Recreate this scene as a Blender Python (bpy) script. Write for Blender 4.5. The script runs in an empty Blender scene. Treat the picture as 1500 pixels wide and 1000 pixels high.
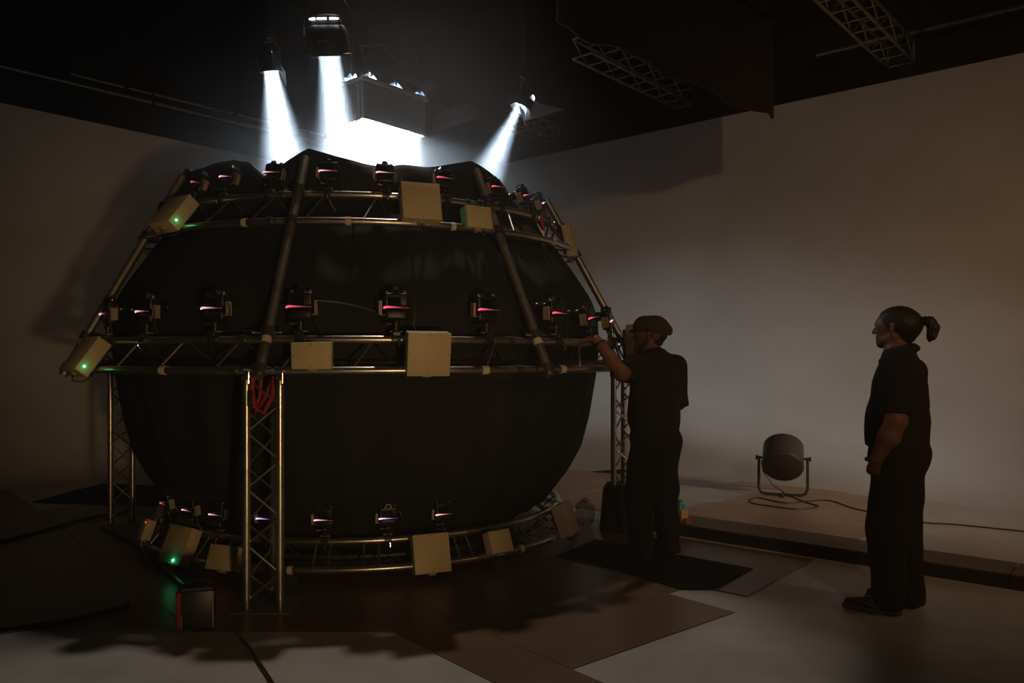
import bpy, bmesh, math, random
import numpy as np
from mathutils import Matrix, Vector, Euler
random.seed(7)
C = bpy.context.scene.collection
sc = bpy.context.scene
RAD = math.radians

# ------------------------------------------------------------------ camera
FPX, HOR = 1167.0, 525.0
cam_d = bpy.data.cameras.new('photo_camera'); cam = bpy.data.objects.new('photo_camera', cam_d); C.objects.link(cam)
cam.location = (0, 0, 1.5); cam.rotation_euler = (RAD(90), 0, 0)
cam_d.sensor_width = 36.0; cam_d.lens = 36.0 * FPX / 1500.0; cam_d.shift_y = 25.0 / 1500.0
cam_d.clip_end = 100
sc.camera = cam
sc.view_settings.view_transform = 'Standard'; sc.view_settings.look = 'None'
sc.view_settings.gamma = 1.0; sc.view_settings.use_curve_mapping = False
sc.view_settings.exposure = 0.0
sc.cycles.use_denoising = True
sc.cycles.volume_bounces = 1
sc.cycles.max_bounces = 6
sc.cycles.sample_clamp_indirect = 2.0

# ------------------------------------------------------------------ world, room lights and an added fill
w = bpy.data.worlds.new('world'); sc.world = w; w.use_nodes = True
w.node_tree.nodes['Background'].inputs[0].default_value = (0.004, 0.0035, 0.003, 1)
w.node_tree.nodes['Background'].inputs[1].default_value = 0.25

def light(name, kind, loc, target, power, col, size=0.4, size_y=None, spread=None, cone=None, blend=0.3, parent=None):
    d = bpy.data.lights.new(name, kind); d.energy = power; d.color = col
    if kind == 'AREA':
        d.size = size
        if size_y: d.shape = 'RECTANGLE'; d.size_y = size_y
        else: d.shape = 'DISK'
        if spread: d.spread = RAD(spread)
    else:
        d.shadow_soft_size = size
    if kind == 'SPOT':
        d.spot_size = RAD(cone); d.spot_blend = blend
    o = bpy.data.objects.new(name, d); C.objects.link(o)
    o.location = loc
    if target is not None:
        o.rotation_euler = (Vector(target) - Vector(loc)).to_track_quat('-Z', 'Y').to_euler()
    if parent: o.parent = parent
    return o

WARM = (1.0, 0.66, 0.36)
light('key_lamp', 'SPOT', (2.3, -2.2, 4.15), (2.6, 9.5, 2.2), 270, (1.0, 0.66, 0.36), size=0.12, cone=56, blend=0.9)
light('side_lamp', 'SPOT', (7.0, 3.0, 2.6), (1.1, 10.2, 0.7), 520, (1.0, 0.84, 0.70), size=0.30, cone=44, blend=1.0)
light('wall_lamp', 'SPOT', (7.6, 1.6, 3.6), (4.4, 7.6, 0.7), 250, (1.0, 0.60, 0.27), size=0.25, cone=75, blend=1.0)
light('overhead_lamp', 'SPOT', (-0.7, 7.35, 7.1), (-0.65, 4.1, 0.0), 430, (1.0, 0.86, 0.72), size=0.14, cone=37, blend=0.5)
light('dome_lamp', 'SPOT', (1.5, -1.6, 0.75), (-1.15, 5.2, 1.5), 340, (1.0, 0.64, 0.27), size=0.14, cone=35, blend=0.8)
light('added_wall_fill', 'SPOT', (-3.0, -2.6, 2.3), (-4.9, 8.8, 2.9), 85, (1.0, 0.68, 0.38), size=0.4, cone=46, blend=0.9)  # unseen lamp added to warm the left wall evenly

# ------------------------------------------------------------------ materials
def mat(name, col, rough=0.6, metal=0.0, noise=None, scale=8.0, bump=0.0, bscale=40.0, emit=None, estr=0.0, spec=0.5, alpha=None, sampling=None):
    m = bpy.data.materials.new(name); m.use_nodes = True
    nt = m.node_tree; b = nt.nodes['Principled BSDF']
    b.inputs['Base Color'].default_value = (*col, 1); b.inputs['Roughness'].default_value = rough
    b.inputs['Metallic'].default_value = metal; b.inputs['Specular IOR Level'].default_value = spec
    tc = nt.nodes.new('ShaderNodeTexCoord')
    if noise:
        n = nt.nodes.new('ShaderNodeTexNoise'); n.inputs['Scale'].default_value = scale; n.inputs['Detail'].default_value = 5
        nt.links.new(tc.outputs['Object'], n.inputs['Vector'])
        r = nt.nodes.new('ShaderNodeValToRGB')
        r.color_ramp.elements[0].position = 0.3; r.color_ramp.elements[1].position = 0.72
        r.color_ramp.elements[0].color = (*noise, 1); r.color_ramp.elements[1].color = (*col, 1)
        nt.links.new(n.outputs['Fac'], r.inputs['Fac']); nt.links.new(r.outputs['Color'], b.inputs['Base Color'])
    if bump:
        n2 = nt.nodes.new('ShaderNodeTexNoise'); n2.inputs['Scale'].default_value = bscale; n2.inputs['Detail'].default_value = 4
        nt.links.new(tc.outputs['Object'], n2.inputs['Vector'])
        bp = nt.nodes.new('ShaderNodeBump'); bp.inputs['Strength'].default_value = bump; bp.inputs['Distance'].default_value = 0.01
        nt.links.new(n2.outputs['Fac'], bp.inputs['Height']); nt.links.new(bp.outputs['Normal'], b.inputs['Normal'])
    if emit:
        b.inputs['Emission Color'].default_value = (*emit, 1); b.inputs['Emission Strength'].default_value = estr
    if sampling: m.cycles.emission_sampling = sampling
    return m

M = {}
M['wall'] = mat('cyclorama_paint', (0.60, 0.57, 0.54), 0.75, noise=(0.52, 0.49, 0.46), scale=1.3, bump=0.03, bscale=60)
M['floor'] = mat('white_studio_floor', (0.52, 0.49, 0.46), 0.45, noise=(0.40, 0.37, 0.34), scale=3.0)
M['platform'] = mat('raised_floor_paint', (0.56, 0.52, 0.49), 0.5, noise=(0.46, 0.42, 0.39), scale=3.0)
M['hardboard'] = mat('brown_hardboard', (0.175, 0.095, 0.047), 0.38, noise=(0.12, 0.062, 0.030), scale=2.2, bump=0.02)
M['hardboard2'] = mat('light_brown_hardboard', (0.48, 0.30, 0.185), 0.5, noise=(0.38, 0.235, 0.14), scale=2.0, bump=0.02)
M['kerbtop'] = mat('worn_timber', (0.16, 0.095, 0.045), 0.6, noise=(0.09, 0.05, 0.025), scale=5)
M['kerbface'] = mat('black_edging', (0.018, 0.016, 0.015), 0.6)
M['void'] = mat('black_soft_goods', (0.006, 0.0052, 0.0045), 0.9, bump=0.1, bscale=3)
M['drape'] = mat('black_drape', (0.012, 0.009, 0.008), 0.85, bump=0.2, bscale=6)
M['alu'] = mat('aluminium_tube', (0.62, 0.56, 0.48), 0.30, metal=0.95, noise=(0.40, 0.36, 0.31), scale=9, bump=0.02)
M['alu_dull'] = mat('dull_aluminium', (0.42, 0.37, 0.31), 0.42, metal=0.85, noise=(0.26, 0.23, 0.19), scale=9)
M['alu_shaded'] = mat('aluminium_painted_shade', (0.05, 0.045, 0.04), 0.45, metal=0.6)  # inner truss tubes: aluminium with shade put into the colour
M['clamp'] = mat('cast_clamp', (0.20, 0.185, 0.165), 0.35, metal=0.9)
M['darkclamp'] = mat('black_clamp', (0.02, 0.02, 0.02), 0.35)
M['chrome'] = mat('bright_bolt', (0.75, 0.72, 0.68), 0.18, metal=1.0)
M['cloth'] = mat('black_duvetyne', (0.016, 0.0165, 0.018), 0.8, noise=(0.012, 0.0122, 0.013), scale=4, bump=0.15, bscale=12, spec=0.25)
M['camblack'] = mat('camera_black', (0.010, 0.010, 0.010), 0.38, bump=0.08, bscale=300)
M['lens'] = mat('lens_barrel', (0.012, 0.012, 0.012), 0.25)
M['lcd'] = mat('camera_screen', (0.006, 0.006, 0.007), 0.08)
M['tanplate'] = mat('tan_bracket_plate', (0.33, 0.25, 0.16), 0.5)
M['box'] = mat('cream_enclosure', (0.60, 0.47, 0.295), 0.5, noise=(0.55, 0.43, 0.27), scale=6)
M['boxdark'] = mat('enclosure_clip', (0.34, 0.27, 0.17), 0.5)
M['boxgreen'] = mat('enclosure_green_panel', (0.15, 0.52, 0.30), 0.5)
M['tape'] = mat('white_cloth_tape', (0.62, 0.54, 0.42), 0.7)
M['red'] = mat('red_strap', (0.33, 0.018, 0.014), 0.7, bump=0.1)
M['cable'] = mat('black_cable', (0.012, 0.012, 0.012), 0.4)
M['greycable'] = mat('grey_cable', (0.10, 0.10, 0.11), 0.4)
M['led'] = mat('green_led', (0.05, 0.9, 0.4), 0.3, emit=(0.10, 1.0, 0.42), estr=7, sampling='NONE')
M['redled'] = mat('red_led', (0.9, 0.05, 0.05), 0.3, emit=(1.0, 0.04, 0.05), estr=2.2, sampling='NONE')
M['plastic'] = mat('lamp_black', (0.016, 0.016, 0.017), 0.42)
M['yoke'] = mat('lamp_yoke_steel', (0.035, 0.030, 0.026), 0.4)
M['drum'] = mat('dark_grey_drum', (0.060, 0.050, 0.043), 0.45)
M['drumback'] = mat('drum_back', (0.032, 0.025, 0.020), 0.5)
M['skirt'] = mat('softbox_skirt', (0.050, 0.043, 0.040), 0.6, bump=0.3, bscale=9)
M['wood'] = mat('softbox_batten', (0.16, 0.11, 0.07), 0.5)
M['gel'] = mat('blue_gel', (0.022, 0.035, 0.06), 0.25, bump=0.4, bscale=20)
M['glow'] = mat('lit_diffuser', (0.9, 0.95, 1.0), 0.5, emit=(0.76, 0.89, 1.0), estr=300)
M['lampglow'] = mat('lit_lamp_lens', (0.9, 0.95, 1.0), 0.5, emit=(0.84, 0.93, 1.0), estr=9, sampling='NONE')
M['flag'] = mat('foil_flag', (0.30, 0.31, 0.34), 0.55, bump=0.2, bscale=15)
M['skin'] = mat('skin', (0.25, 0.10, 0.048), 0.6, noise=(0.22, 0.09, 0.045), scale=14, bump=0.05, bscale=120)
M['shirt'] = mat('black_shirt_cotton', (0.022, 0.019, 0.016), 0.85, bump=0.15, bscale=35, spec=0.2)
M['trouser'] = mat('black_trouser_cotton', (0.018, 0.015, 0.013), 0.85, bump=0.15, bscale=30, spec=0.2)
M['hair'] = mat('dark_brown_hair', (0.030, 0.017, 0.010), 0.55, bump=0.4, bscale=90)
M['beard'] = mat('grey_brown_beard', (0.060, 0.035, 0.022), 0.7, bump=0.4, bscale=120)
M['cap'] = mat('brown_wool_cap', (0.060, 0.038, 0.024), 0.9, bump=0.3, bscale=60)
M['shoe'] = mat('black_shoe', (0.014, 0.012, 0.011), 0.5)
M['sole'] = mat('brown_sole', (0.045, 0.030, 0.022), 0.6)
M['mark'] = mat('pale_shoe_mark', (0.075, 0.065, 0.045), 0.6)
M['eye'] = mat('eye_white', (0.5, 0.47, 0.44), 0.2)
M['mat'] = mat('black_rubber_mat', (0.006, 0.006, 0.006), 0.85, spec=0.15)
M['tissue'] = mat('turquoise_tissue', (0.05, 0.42, 0.45), 0.8)
M['card'] = mat('pale_cardboard', (0.48, 0.30, 0.19), 0.7)
M['redcard'] = mat('red_carton', (0.45, 0.05, 0.03), 0.6)
M['logo'] = mat('faded_lamp_plate', (0.22, 0.20, 0.19), 0.5)
# gradient red strip: bright pink head fading to a dim red tail, along the strip's own length
def strip_mat(name, head, tail):
    m = bpy.data.materials.new(name); m.use_nodes = True; nt = m.node_tree; b = nt.nodes['Principled BSDF']
    b.inputs['Base Color'].default_value = (0.3, 0.03, 0.05, 1); b.inputs['Roughness'].default_value = 0.3
    tc = nt.nodes.new('ShaderNodeTexCoord'); sp = nt.nodes.new('ShaderNodeSeparateXYZ'); r = nt.nodes.new('ShaderNodeValToRGB')
    nt.links.new(tc.outputs['Generated'], sp.inputs[0]); nt.links.new(sp.outputs['X'], r.inputs['Fac'])
    cr = r.color_ramp; cr.elements[0].position = 0.05; cr.elements[0].color = (*head, 1)
    cr.elements[1].position = 0.75; cr.elements[1].color = (*tail, 1)
    e = cr.elements.new(0.32); e.color = tuple(0.55 * h + 0.45 * t for h, t in zip(head, tail)) + (1,)
    nt.links.new(r.outputs['Color'], b.inputs['Emission Color']); b.inputs['Emission Strength'].default_value = 1.0
    m.cycles.emission_sampling = 'NONE'
    return m
M['strip'] = strip_mat('red_light_strip', (1.3, 0.14, 0.24), (0.07, 0.012, 0.014))
M['strip2'] = strip_mat('pink_light_strip', (1.6, 0.75, 0.85), (0.06, 0.02, 0.03))
M['strip3'] = strip_mat('violet_light_strip', (1.3, 0.85, 1.7), (0.04, 0.02, 0.12))
# clear film
mf = bpy.data.materials.new('clear_film'); mf.use_nodes = True; nt = mf.node_tree; nt.nodes.clear()
o_ = nt.nodes.new('ShaderNodeOutputMaterial'); mx = nt.nodes.new('ShaderNodeMixShader'); tr = nt.nodes.new('ShaderNodeBsdfTransparent')
gl = nt.nodes.new('ShaderNodeBsdfGlossy'); gl.inputs['Roughness'].default_value = 0.12; gl.inputs['Color'].default_value = (0.8, 0.72, 0.66, 1)
tr.inputs['Color'].default_value = (0.82, 0.80, 0.78, 1); mx.inputs['Fac'].default_value = 0.22
nt.links.new(tr.outputs[0], mx.inputs[1]); nt.links.new(gl.outputs[0], mx.inputs[2]); nt.links.new(mx.outputs[0], o_.inputs[0])
M['film'] = mf

# ------------------------------------------------------------------ mesh helpers
def frame_of(d):
    d = d.normalized(); a = Vector((0, 0, 1)) if abs(d.z) < 0.95 else Vector((1, 0, 0))
    x = a.cross(d).normalized(); return x, d.cross(x)
class MB:
    def __init__(s): s.v = []; s.f = []
    def add(s, vs, fs, M4=None):
        n = len(s.v)
        s.v += [tuple(M4 @ Vector(p)) if M4 else tuple(p) for p in vs]
        s.f += [tuple(i + n for i in f) for f in fs]; return s
    def box(s, c, d, rot=None, bev=0.0, seg=1):
        bm = bmesh.new(); bmesh.ops.create_cube(bm, size=1.0)
        bmesh.ops.scale(bm, vec=Vector(d), verts=bm.verts)
        if bev: bmesh.ops.bevel(bm, geom=bm.edges[:], offset=bev, segments=seg, profile=0.5, affect='EDGES')
        T = Matrix.Translation(Vector(c)) @ (rot.to_matrix().to_4x4() if rot else Matrix())
        bm.verts.index_update()
        s.add([v.co for v in bm.verts], [[v.index for v in f.verts] for f in bm.faces], T); bm.free(); return s
    def tube(s, pts, r, n=8, closed=False):
        pts = [Vector(p) for p in pts]; N = len(pts); vs = []; fs = []
        rr = r if isinstance(r, (list, tuple)) else [r] * N
        px = None
        for i, p in enumerate(pts):
            a = pts[(i - 1) % N] if (i > 0 or closed) else p
            b = pts[(i + 1) % N] if (i < N - 1 or closed) else p
            d = (b - a).normalized()
            if px is None: x, y = frame_of(d)
            else:
                x = (px - d * px.dot(d)).normalized(); y = d.cross(x)
            px = x
            for k in range(n):
                t = 2 * math.pi * k / n; vs.append(p + (x * math.cos(t) + y * math.sin(t)) * rr[i])
        for i in range(N if closed else N - 1):
            j = (i + 1) % N
            for k in range(n):
                k2 = (k + 1) % n; fs.append((i * n + k, i * n + k2, j * n + k2, j * n + k))
        if not closed: fs.append(tuple(reversed(range(n)))); fs.append(tuple((N - 1) * n + k for k in range(n)))
        return s.add(vs, fs)
    def cyl(s, p0, p1, r0, r1=None, n=16): return s.tube([p0, p1], [r0, r0 if r1 is None else r1], n)
    def lathe(s, prof, n=24, M4=None, cap0=False, cap1=False):
        vs = []; fs = []
        for (r, z) in prof:
            for k in range(n):
                t = 2 * math.pi * k / n; vs.append((r * math.cos(t), r * math.sin(t), z))
        for i in range(len(prof) - 1):
            for k in range(n):
                k2 = (k + 1) % n; fs.append((i * n + k, i * n + k2, (i + 1) * n + k2, (i + 1) * n + k))
        if cap0: fs.append(tuple(reversed(range(n))))
        if cap1: fs.append(tuple((len(prof) - 1) * n + k for k in range(n)))
        return s.add(vs, fs, M4)
    def grid(s, P):                      # P[i][j] points
        a, b = len(P), len(P[0]); vs = [p for row in P for p in row]
        return s.add(vs, [(i * b + j, i * b + j + 1, (i + 1) * b + j + 1, (i + 1) * b + j) for i in range(a - 1) for j in range(b - 1)])
    def prism(s, poly, z0, z1):
        n = len(poly); vs = [(x, y, z0) for x, y in poly] + [(x, y, z1) for x, y in poly]
        fs = [tuple(reversed(range(n))), tuple(range(n, 2 * n))] + [(i, (i + 1) % n, n + (i + 1) % n, n + i) for i in range(n)]
        return s.add(vs, fs)
    def mesh(s, name, m, smooth=40):
        me = bpy.data.meshes.new(name); me.from_pydata(s.v, [], s.f); me.materials.append(m)
        if smooth:
            me.shade_smooth(); me.set_sharp_from_angle(angle=RAD(smooth))
        me.update(); return me
    def build(s, name, m, parent=None, smooth=40, mw=None):
        return put(name, s.mesh(name, m, smooth), parent, mw)
def put(name, me, parent=None, mw=None):
    o = bpy.data.objects.new(name, me); C.objects.link(o)
    if parent: o.parent = parent
    if mw is not None: o.matrix_local = mw
    return o
def tag(o, label=None, cat=None, group=None, kind=None):
    if label: o['label'] = label
    if cat: o['category'] = cat
    if group: o['group'] = group
    if kind: o['kind'] = kind
    return o
def thing(name, label, cat, mw=None, group=None):
    o = bpy.data.objects.new(name, None); C.objects.link(o); o.empty_display_size = 0.1
    if mw is not None: o.matrix_world = mw
    return tag(o, label, cat, group)
def copy_tree(o, parent=None):
    c = o.copy(); C.objects.link(c); c.parent = parent
    for ch in list(o.children): copy_tree(ch, c)
    return c
def T(x, y, z): return Matrix.Translation((x, y, z))
def RZ(a): return Matrix.Rotation(RAD(a), 4, 'Z')
def RX(a): return Matrix.Rotation(RAD(a), 4, 'X')
def RY(a): return Matrix.Rotation(RAD(a), 4, 'Y')
def between(p, q):                      # matrix taking the z axis segment [0,len] onto p->q
    d = Vector(q) - Vector(p); return Matrix.Translation(Vector(p)) @ d.to_track_quat('Z', 'Y').to_matrix().to_4x4()

# ------------------------------------------------------------------ the setting
EN = Vector((0.654, 0.757)); EE = Vector((-0.757, 0.654))     # normal of the right wall, direction along it
def en(e, n): return (EN.x * n + EE.x * e, EN.y * n + EE.y * e)
NW, EW, WH, PZ = 9.5, 11.0, 4.6, 0.093
# floor
floor = tag(MB().box((1.0, 5.0, -0.05), (26, 24, 0.1)).build('floor', M['floor'], smooth=0), kind='structure')
# raised part of the floor with its timber edging
plat_poly = [(1.00, 7.42), en(-4.5, 6.43), en(-4.5, 9.4), (2.10, 10.75)]
plat = tag(MB().prism(plat_poly, 0.0, PZ).build('floor_raised', M['platform'], smooth=0), kind='structure')
seams = [3.86, 3.56, 2.70, 1.82, 0.94, 0.06, -0.9, -1.9, -3.0, -4.4]
for a, b in zip(seams[:-1], seams[1:]):
    a2, b2 = a - 0.004, b + 0.004
    k = MB().prism([en(a2, 6.05), en(b2, 6.05), en(b2, 6.426), en(a2, 6.426)][::-1], 0.0, PZ + 0.002)
    MB_o = k.build('edging_board', M['kerbtop'], plat, smooth=0)
    MB().prism([en(a2, 6.035), en(b2, 6.035), en(b2, 6.0495), en(a2, 6.0495)][::-1], 0.0, PZ - 0.006 + random.uniform(-.004, .004)).build('edging_face', M['kerbface'], MB_o, smooth=0)
# light brown sheets on the raised floor
for (e0, e1, n0, n1, z) in ((2.0, 3.65, 6.44, 7.16, 0.0), (2.13, 3.55, 7.165, 8.06, 0.0), (2.38, 3.3, 8.065, 8.5, 0.001), (2.78, 4.0, 8.30, 8.62, 0.002)):
    MB().prism([en(e0, n0), en(e0, n1), en(e1, n1), en(e1, n0)], PZ + 0.001 + z, PZ + 0.005 + z).build('hardboard_sheet', M['hardboard2'], plat, smooth=0)
# brown sheets over the studio floor
U = Vector((math.cos(RAD(40)), math.sin(RAD(40)))); V = Vector((-math.sin(RAD(40)), math.cos(RAD(40))))
def uv(u, v): return (U.x * u + V.x * v, U.y * u + V.y * v)
def sheet(u0, u1, v0, v1, z=0.0, m='hardboard', ymin=None):
    g = 0.003; q = [uv(u0 + g, v0 + g), uv(u1 - g, v0 + g), uv(u1 - g, v1 - g), uv(u0 + g, v1 - g)]
    if ymin is not None:                                     # cut off along the front edge of the laid area
        out = []
        for (ax_, ay_), (bx_, by_) in zip(q, q[1:] + q[:1]):
            if ay_ >= ymin: out.append((ax_, ay_))
            if (ay_ >= ymin) != (by_ >= ymin): f = (ymin - ay_) / (by_ - ay_); out.append((ax_ + (bx_ - ax_) * f, ymin))
        if len(out) < 3: return
        q = out
    MB().prism(q, 0.0005 + z, 0.0045 + z).build('hardboard_sheet', M[m], floor, smooth=0)
def clipn(u1, v1): return EN.dot(Vector(uv(u1, v1))) < 6.0
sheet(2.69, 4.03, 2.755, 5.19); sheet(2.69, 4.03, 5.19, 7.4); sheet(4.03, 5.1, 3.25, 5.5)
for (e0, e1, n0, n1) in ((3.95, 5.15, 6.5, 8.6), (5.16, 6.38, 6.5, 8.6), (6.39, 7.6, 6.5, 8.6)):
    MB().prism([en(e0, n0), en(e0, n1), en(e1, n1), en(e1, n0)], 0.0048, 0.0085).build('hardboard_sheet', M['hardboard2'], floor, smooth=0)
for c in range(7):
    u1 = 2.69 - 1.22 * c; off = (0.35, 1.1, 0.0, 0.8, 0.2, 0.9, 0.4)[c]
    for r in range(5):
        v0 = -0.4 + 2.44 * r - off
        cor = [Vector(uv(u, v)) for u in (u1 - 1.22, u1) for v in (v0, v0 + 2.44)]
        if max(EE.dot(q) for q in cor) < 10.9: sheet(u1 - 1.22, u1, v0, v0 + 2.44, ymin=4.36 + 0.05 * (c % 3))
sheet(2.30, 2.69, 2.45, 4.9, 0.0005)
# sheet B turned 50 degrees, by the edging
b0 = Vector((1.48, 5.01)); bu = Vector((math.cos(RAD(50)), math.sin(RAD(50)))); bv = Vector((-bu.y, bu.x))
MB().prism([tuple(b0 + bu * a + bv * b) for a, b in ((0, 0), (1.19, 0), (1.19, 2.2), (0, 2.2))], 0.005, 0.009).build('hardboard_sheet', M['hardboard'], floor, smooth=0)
# cyclorama walls: cove at the floor, rounded corner, top edge
def cyc(name, path, normals, cove, z0s):
    P = []
    for (x, y), (nx, ny), r, z0 in zip(path, normals, cove, z0s):
        row = []
        for k in range(9):
            t = RAD(90 * k / 8); d = r * (1 - math.sin(t)); row.append((x - nx * d, y - ny * d, z0 + r * (1 - math.cos(t))))
        row += [(x, y, 2.2), (x, y, 3.4), (x, y, WH), (x + nx * .15, y + ny * .15, WH), (x + nx * .15, y + ny * .15, 0)]
        P.append(row)
    return tag(MB().grid(P).build(name, M['wall'], smooth=50), kind='structure')
nr, nl = EN, EE                                             # outward normals of the right and left walls
RC = 1.2
cc = EN * (NW - RC) + EE * (EW - RC)                         # centre of the corner arc
arc = [(cc + (nr * math.cos(t) + nl * math.sin(t)) * RC, nr * math.cos(t) + nl * math.sin(t)) for t in [RAD(90 * k / 12) for k in range(13)]]
rp = [Vector(en(e, NW)) for e in np.linspace(-4.2, EW - RC, 24)]
rz = [PZ if (p.x > 1.9) else 0.0 for p in rp]
cyc('wall_right', [tuple(p) for p in rp] + [tuple(a[0]) for a in arc[1:7]], [tuple(nr)] * 24 + [tuple(a[1]) for a in arc[1:7]],
    [0.85] * 24 + [0.82, .78, .74, .7, .66, .62], rz + [0] * 6)
lp = [Vector((nr.x * n + nl.x * EW, nr.y * n + nl.y * EW)) for n in np.linspace(NW - RC, -3.5, 20)]
cyc('wall_left', [tuple(a[0]) for a in arc[6:]] + [tuple(p) for p in lp[1:]], [tuple(a[1]) for a in arc[6:]] + [tuple(nl)] * 19,
    [.62, .58, .54, .5, .5, .5, .5] + [0.5] * 19, [0] * 26)
# dark building shell above and behind the painted walls
def slab(name, a, b, z0, z1, nrm):
    a, b, nrm = Vector(a), Vector(b), Vector(nrm) * 0.2
    return tag(MB().prism([tuple(a), tuple(b), tuple(b + nrm), tuple(a + nrm)], z0, z1).build(name, M['void'], smooth=0), kind='structure')
slab('wall_upper_right', en(-5, NW + 0.75), en(EW + 1.2, NW + 0.75), 0, 7.6, nr)
slab('wall_upper_left', en(EW + 0.75, -4.0), en(EW + 0.75, NW + 0.95), 0, 7.6, nl)
tag(MB().prism([en(-5, -4), en(-5, 11), en(12.5, 11), en(12.5, -4)], 7.6, 7.75).build('ceiling', M['void'], smooth=0), kind='structure')

# ------------------------------------------------------------------ the dome rig
DCX, DCY = -1.287, 7.08
def P(a, r, z): return Vector((DCX + r * math.cos(RAD(a)), DCY + r * math.sin(RAD(a)), z))
def PL(a, r, z): return Vector((r * math.cos(RAD(a)), r * math.sin(RAD(a)), z))
BASE = T(DCX, DCY, 0)
POLES = [-95 + 45 * k for k in range(8)]
RINGS = {'top': dict(lo=(1.84, 2.405), up=(1.665, 2.615), inn=(1.60, 2.44), nb=30),
         'mid': dict(lo=(2.30, 1.427), up=(2.20, 1.617), inn=(2.08, 1.47), nb=34),
         'bot': dict(lo=(1.83, 0.105), up=(1.69, 0.262), inn=(1.58, 0.13), nb=34)}

def ring(kind, label):
    R = RINGS[kind]; root = thing('truss_ring', label, 'truss', BASE.copy(), 'circular truss rings of the dome')
    for key, rad in (('lo', 0.026), ('up', 0.026), ('inn', 0.02)):
        r, z = R[key]
        MB().tube([PL(a, r, z) for a in np.arange(0, 360, 2.5)], rad, 12, closed=True).build('chord', M['alu'] if key != 'inn' else M['alu_shaded'], root)
    n = R['nb']; st = 360 / n; sl = 1.7
    a0 = POLES[0] + 4.0
    def brace_set(p, q, rad, m, name='brace'):
        L = (Vector(q) - Vector(p)).length
        me = MB().cyl((0, 0, 0), (0, 0, L), rad, n=8).mesh(name, M[m])
        for i in range(n):
            put(name, me, root, RZ(i * st) @ between(p, q))
    def nodes(key, a): return PL(a, *R[key])
    if kind == 'bot':
        brace_set(nodes('up', a0), nodes('lo', a0), 0.008, 'alu')
        brace_set(nodes('up', a0 + 3.2), nodes('lo', a0 + 3.2), 0.008, 'alu')
    else:
        brace_set(nodes('up', a0 + sl), nodes('lo', a0 - sl), 0.008, 'alu')
    brace_set(nodes('up', a0 + sl), nodes('inn', a0 + sl + 3.5), 0.007, 'alu_shaded')
    brace_set(nodes('lo', a0 - sl), nodes('inn', a0 - sl - 3.5), 0.007, 'alu_shaded')
    # sleeves where the curved lengths are joined, and white tape round the lower chord
    for a in POLES:
        for key in ('lo', 'up'):
            MB().tube([nodes(key, a - 5.5 + t) for t in (0, 1.4)], 0.032, 12).build('joint_sleeve', M['clamp'], root)
    for a in {'mid': (-61.6, -113, -45.5), 'top': (-106, -84, -62, -56, -30), 'bot': (-96, -43, -30)}[kind]:
        MB().tube([nodes('lo', a + t) for t in (0, 0.55, 1.1)], 0.029, 12).build('tape_band', M['tape'], root)
    if kind == 'bot':
        for a in (-140, -95, -50, -5, 40, 85, 130, 175):
            p = nodes('lo', a); MB().box((p.x, p.y, p.z / 2 - 0.013), (0.09, 0.09, p.z - 0.026), rot=Euler((0, 0, RAD(a))), bev=0.006).build('foot_block', M['darkclamp'], root)
    return root
ring('mid', 'silver tubular truss ring around the widest part of the black dome')
ring('top', 'silver tubular truss ring near the open top of the black dome')
ring('bot', 'silver tubular truss ring around the dome close to the floor')

# black cloth cover
prof = [(0.20, 1.30), (0.235, 1.50), (0.33, 1.585), (0.55, 1.75), (0.75, 1.86), (1.0, 1.93), (1.37, 2.0), (1.6, 2.03), (1.85, 2.03), (2.0, 1.98), (2.2, 1.85), (2.42, 1.70), (2.6, 1.56)]
pz = np.array([p[0] for p in prof]); pr = np.array([p[1] for p in prof])
SAG = {-140: 0.10, -95: 0.14, -50: 0.30, -5: 0.5, 40: .5, 85: .15, 130: .15, 175: .15}
def rim(a):
    d = (a + 140) % 360; k = int(d // 45); t = (d % 45) / 45; p0 = ((-140 + 45 * k + 180) % 360) - 180
    s = SAG.get(p0, 0.15); z = 2.965 - s * (1 - abs(2 * t - 1) ** 1.2)
    if p0 == -140:                     # bulge over a camera, then a dip before the next pole
        z = float(np.interp(t, (0, .2, .42, .58, .68, .735, .78, .87, 1), (2.93, 2.925, 2.955, 2.91, 2.82, 2.765, 2.825, 2.885, 2.968)))
    if p0 == -5: z = 2.955 - 0.47 * min(1.0, 2.2 * t)  # unseen back rim lowered to let softbox light reach the right wall
    if p0 == 85: z = 2.955 + 0.265 * t  # unseen rim raised from here on to shield the left wall from the softbox
    if p0 == 130: z = 3.22 - 0.07 * (0.5 - 0.5 * math.cos(4 * math.pi * t))
    if p0 == 175: z = 3.22 - 0.27 * t
    if p0 == 40: z = 2.485 + 0.47 * max(0.0, (t - .55) / .45)  # same lowering of the unseen rim for light on the right wall
    if p0 == -95: z += 0.055 * math.exp(-((t - .52) / .13) ** 2)
    if p0 == -50: z = float(np.interp(t, (0, .12, .3, .42, .5, .58, .78, 1), (2.965, 2.935, 2.86, 2.77, 2.765, 2.83, 2.875, 2.955)))
    return z
rng = np.random.RandomState(3); ph = rng.rand(12) * 6.28
def fold(a, z):
    t = RAD(a); lo = max(0.0, 1.5 - z); hi = max(0.0, z - 1.6)
    f = 0.010 * math.sin(24 * t + ph[0] + 0.9 * math.sin(2 * z)) + 0.007 * math.sin(41 * t + ph[1] + 1.7 * z) + 0.012 * math.sin(9 * t + ph[2] + z)
    f += 0.014 * hi * math.sin(16 * t + 2.2 * z + ph[3]) + 0.012 * lo * math.sin(33 * t - 1.2 * z + ph[4])
    return f
rows = [[PL(k * 1.25, r_, z_) for k in range(289)] for r_, z_ in ((0.01, 0.007), (0.7, 0.0075), (1.30, 0.008), (1.30, 0.1))]  # unseen floor disc and upstand added to stop lamp light leaking out underneath
zs = list(np.linspace(0.20, 2.6, 58))
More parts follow.
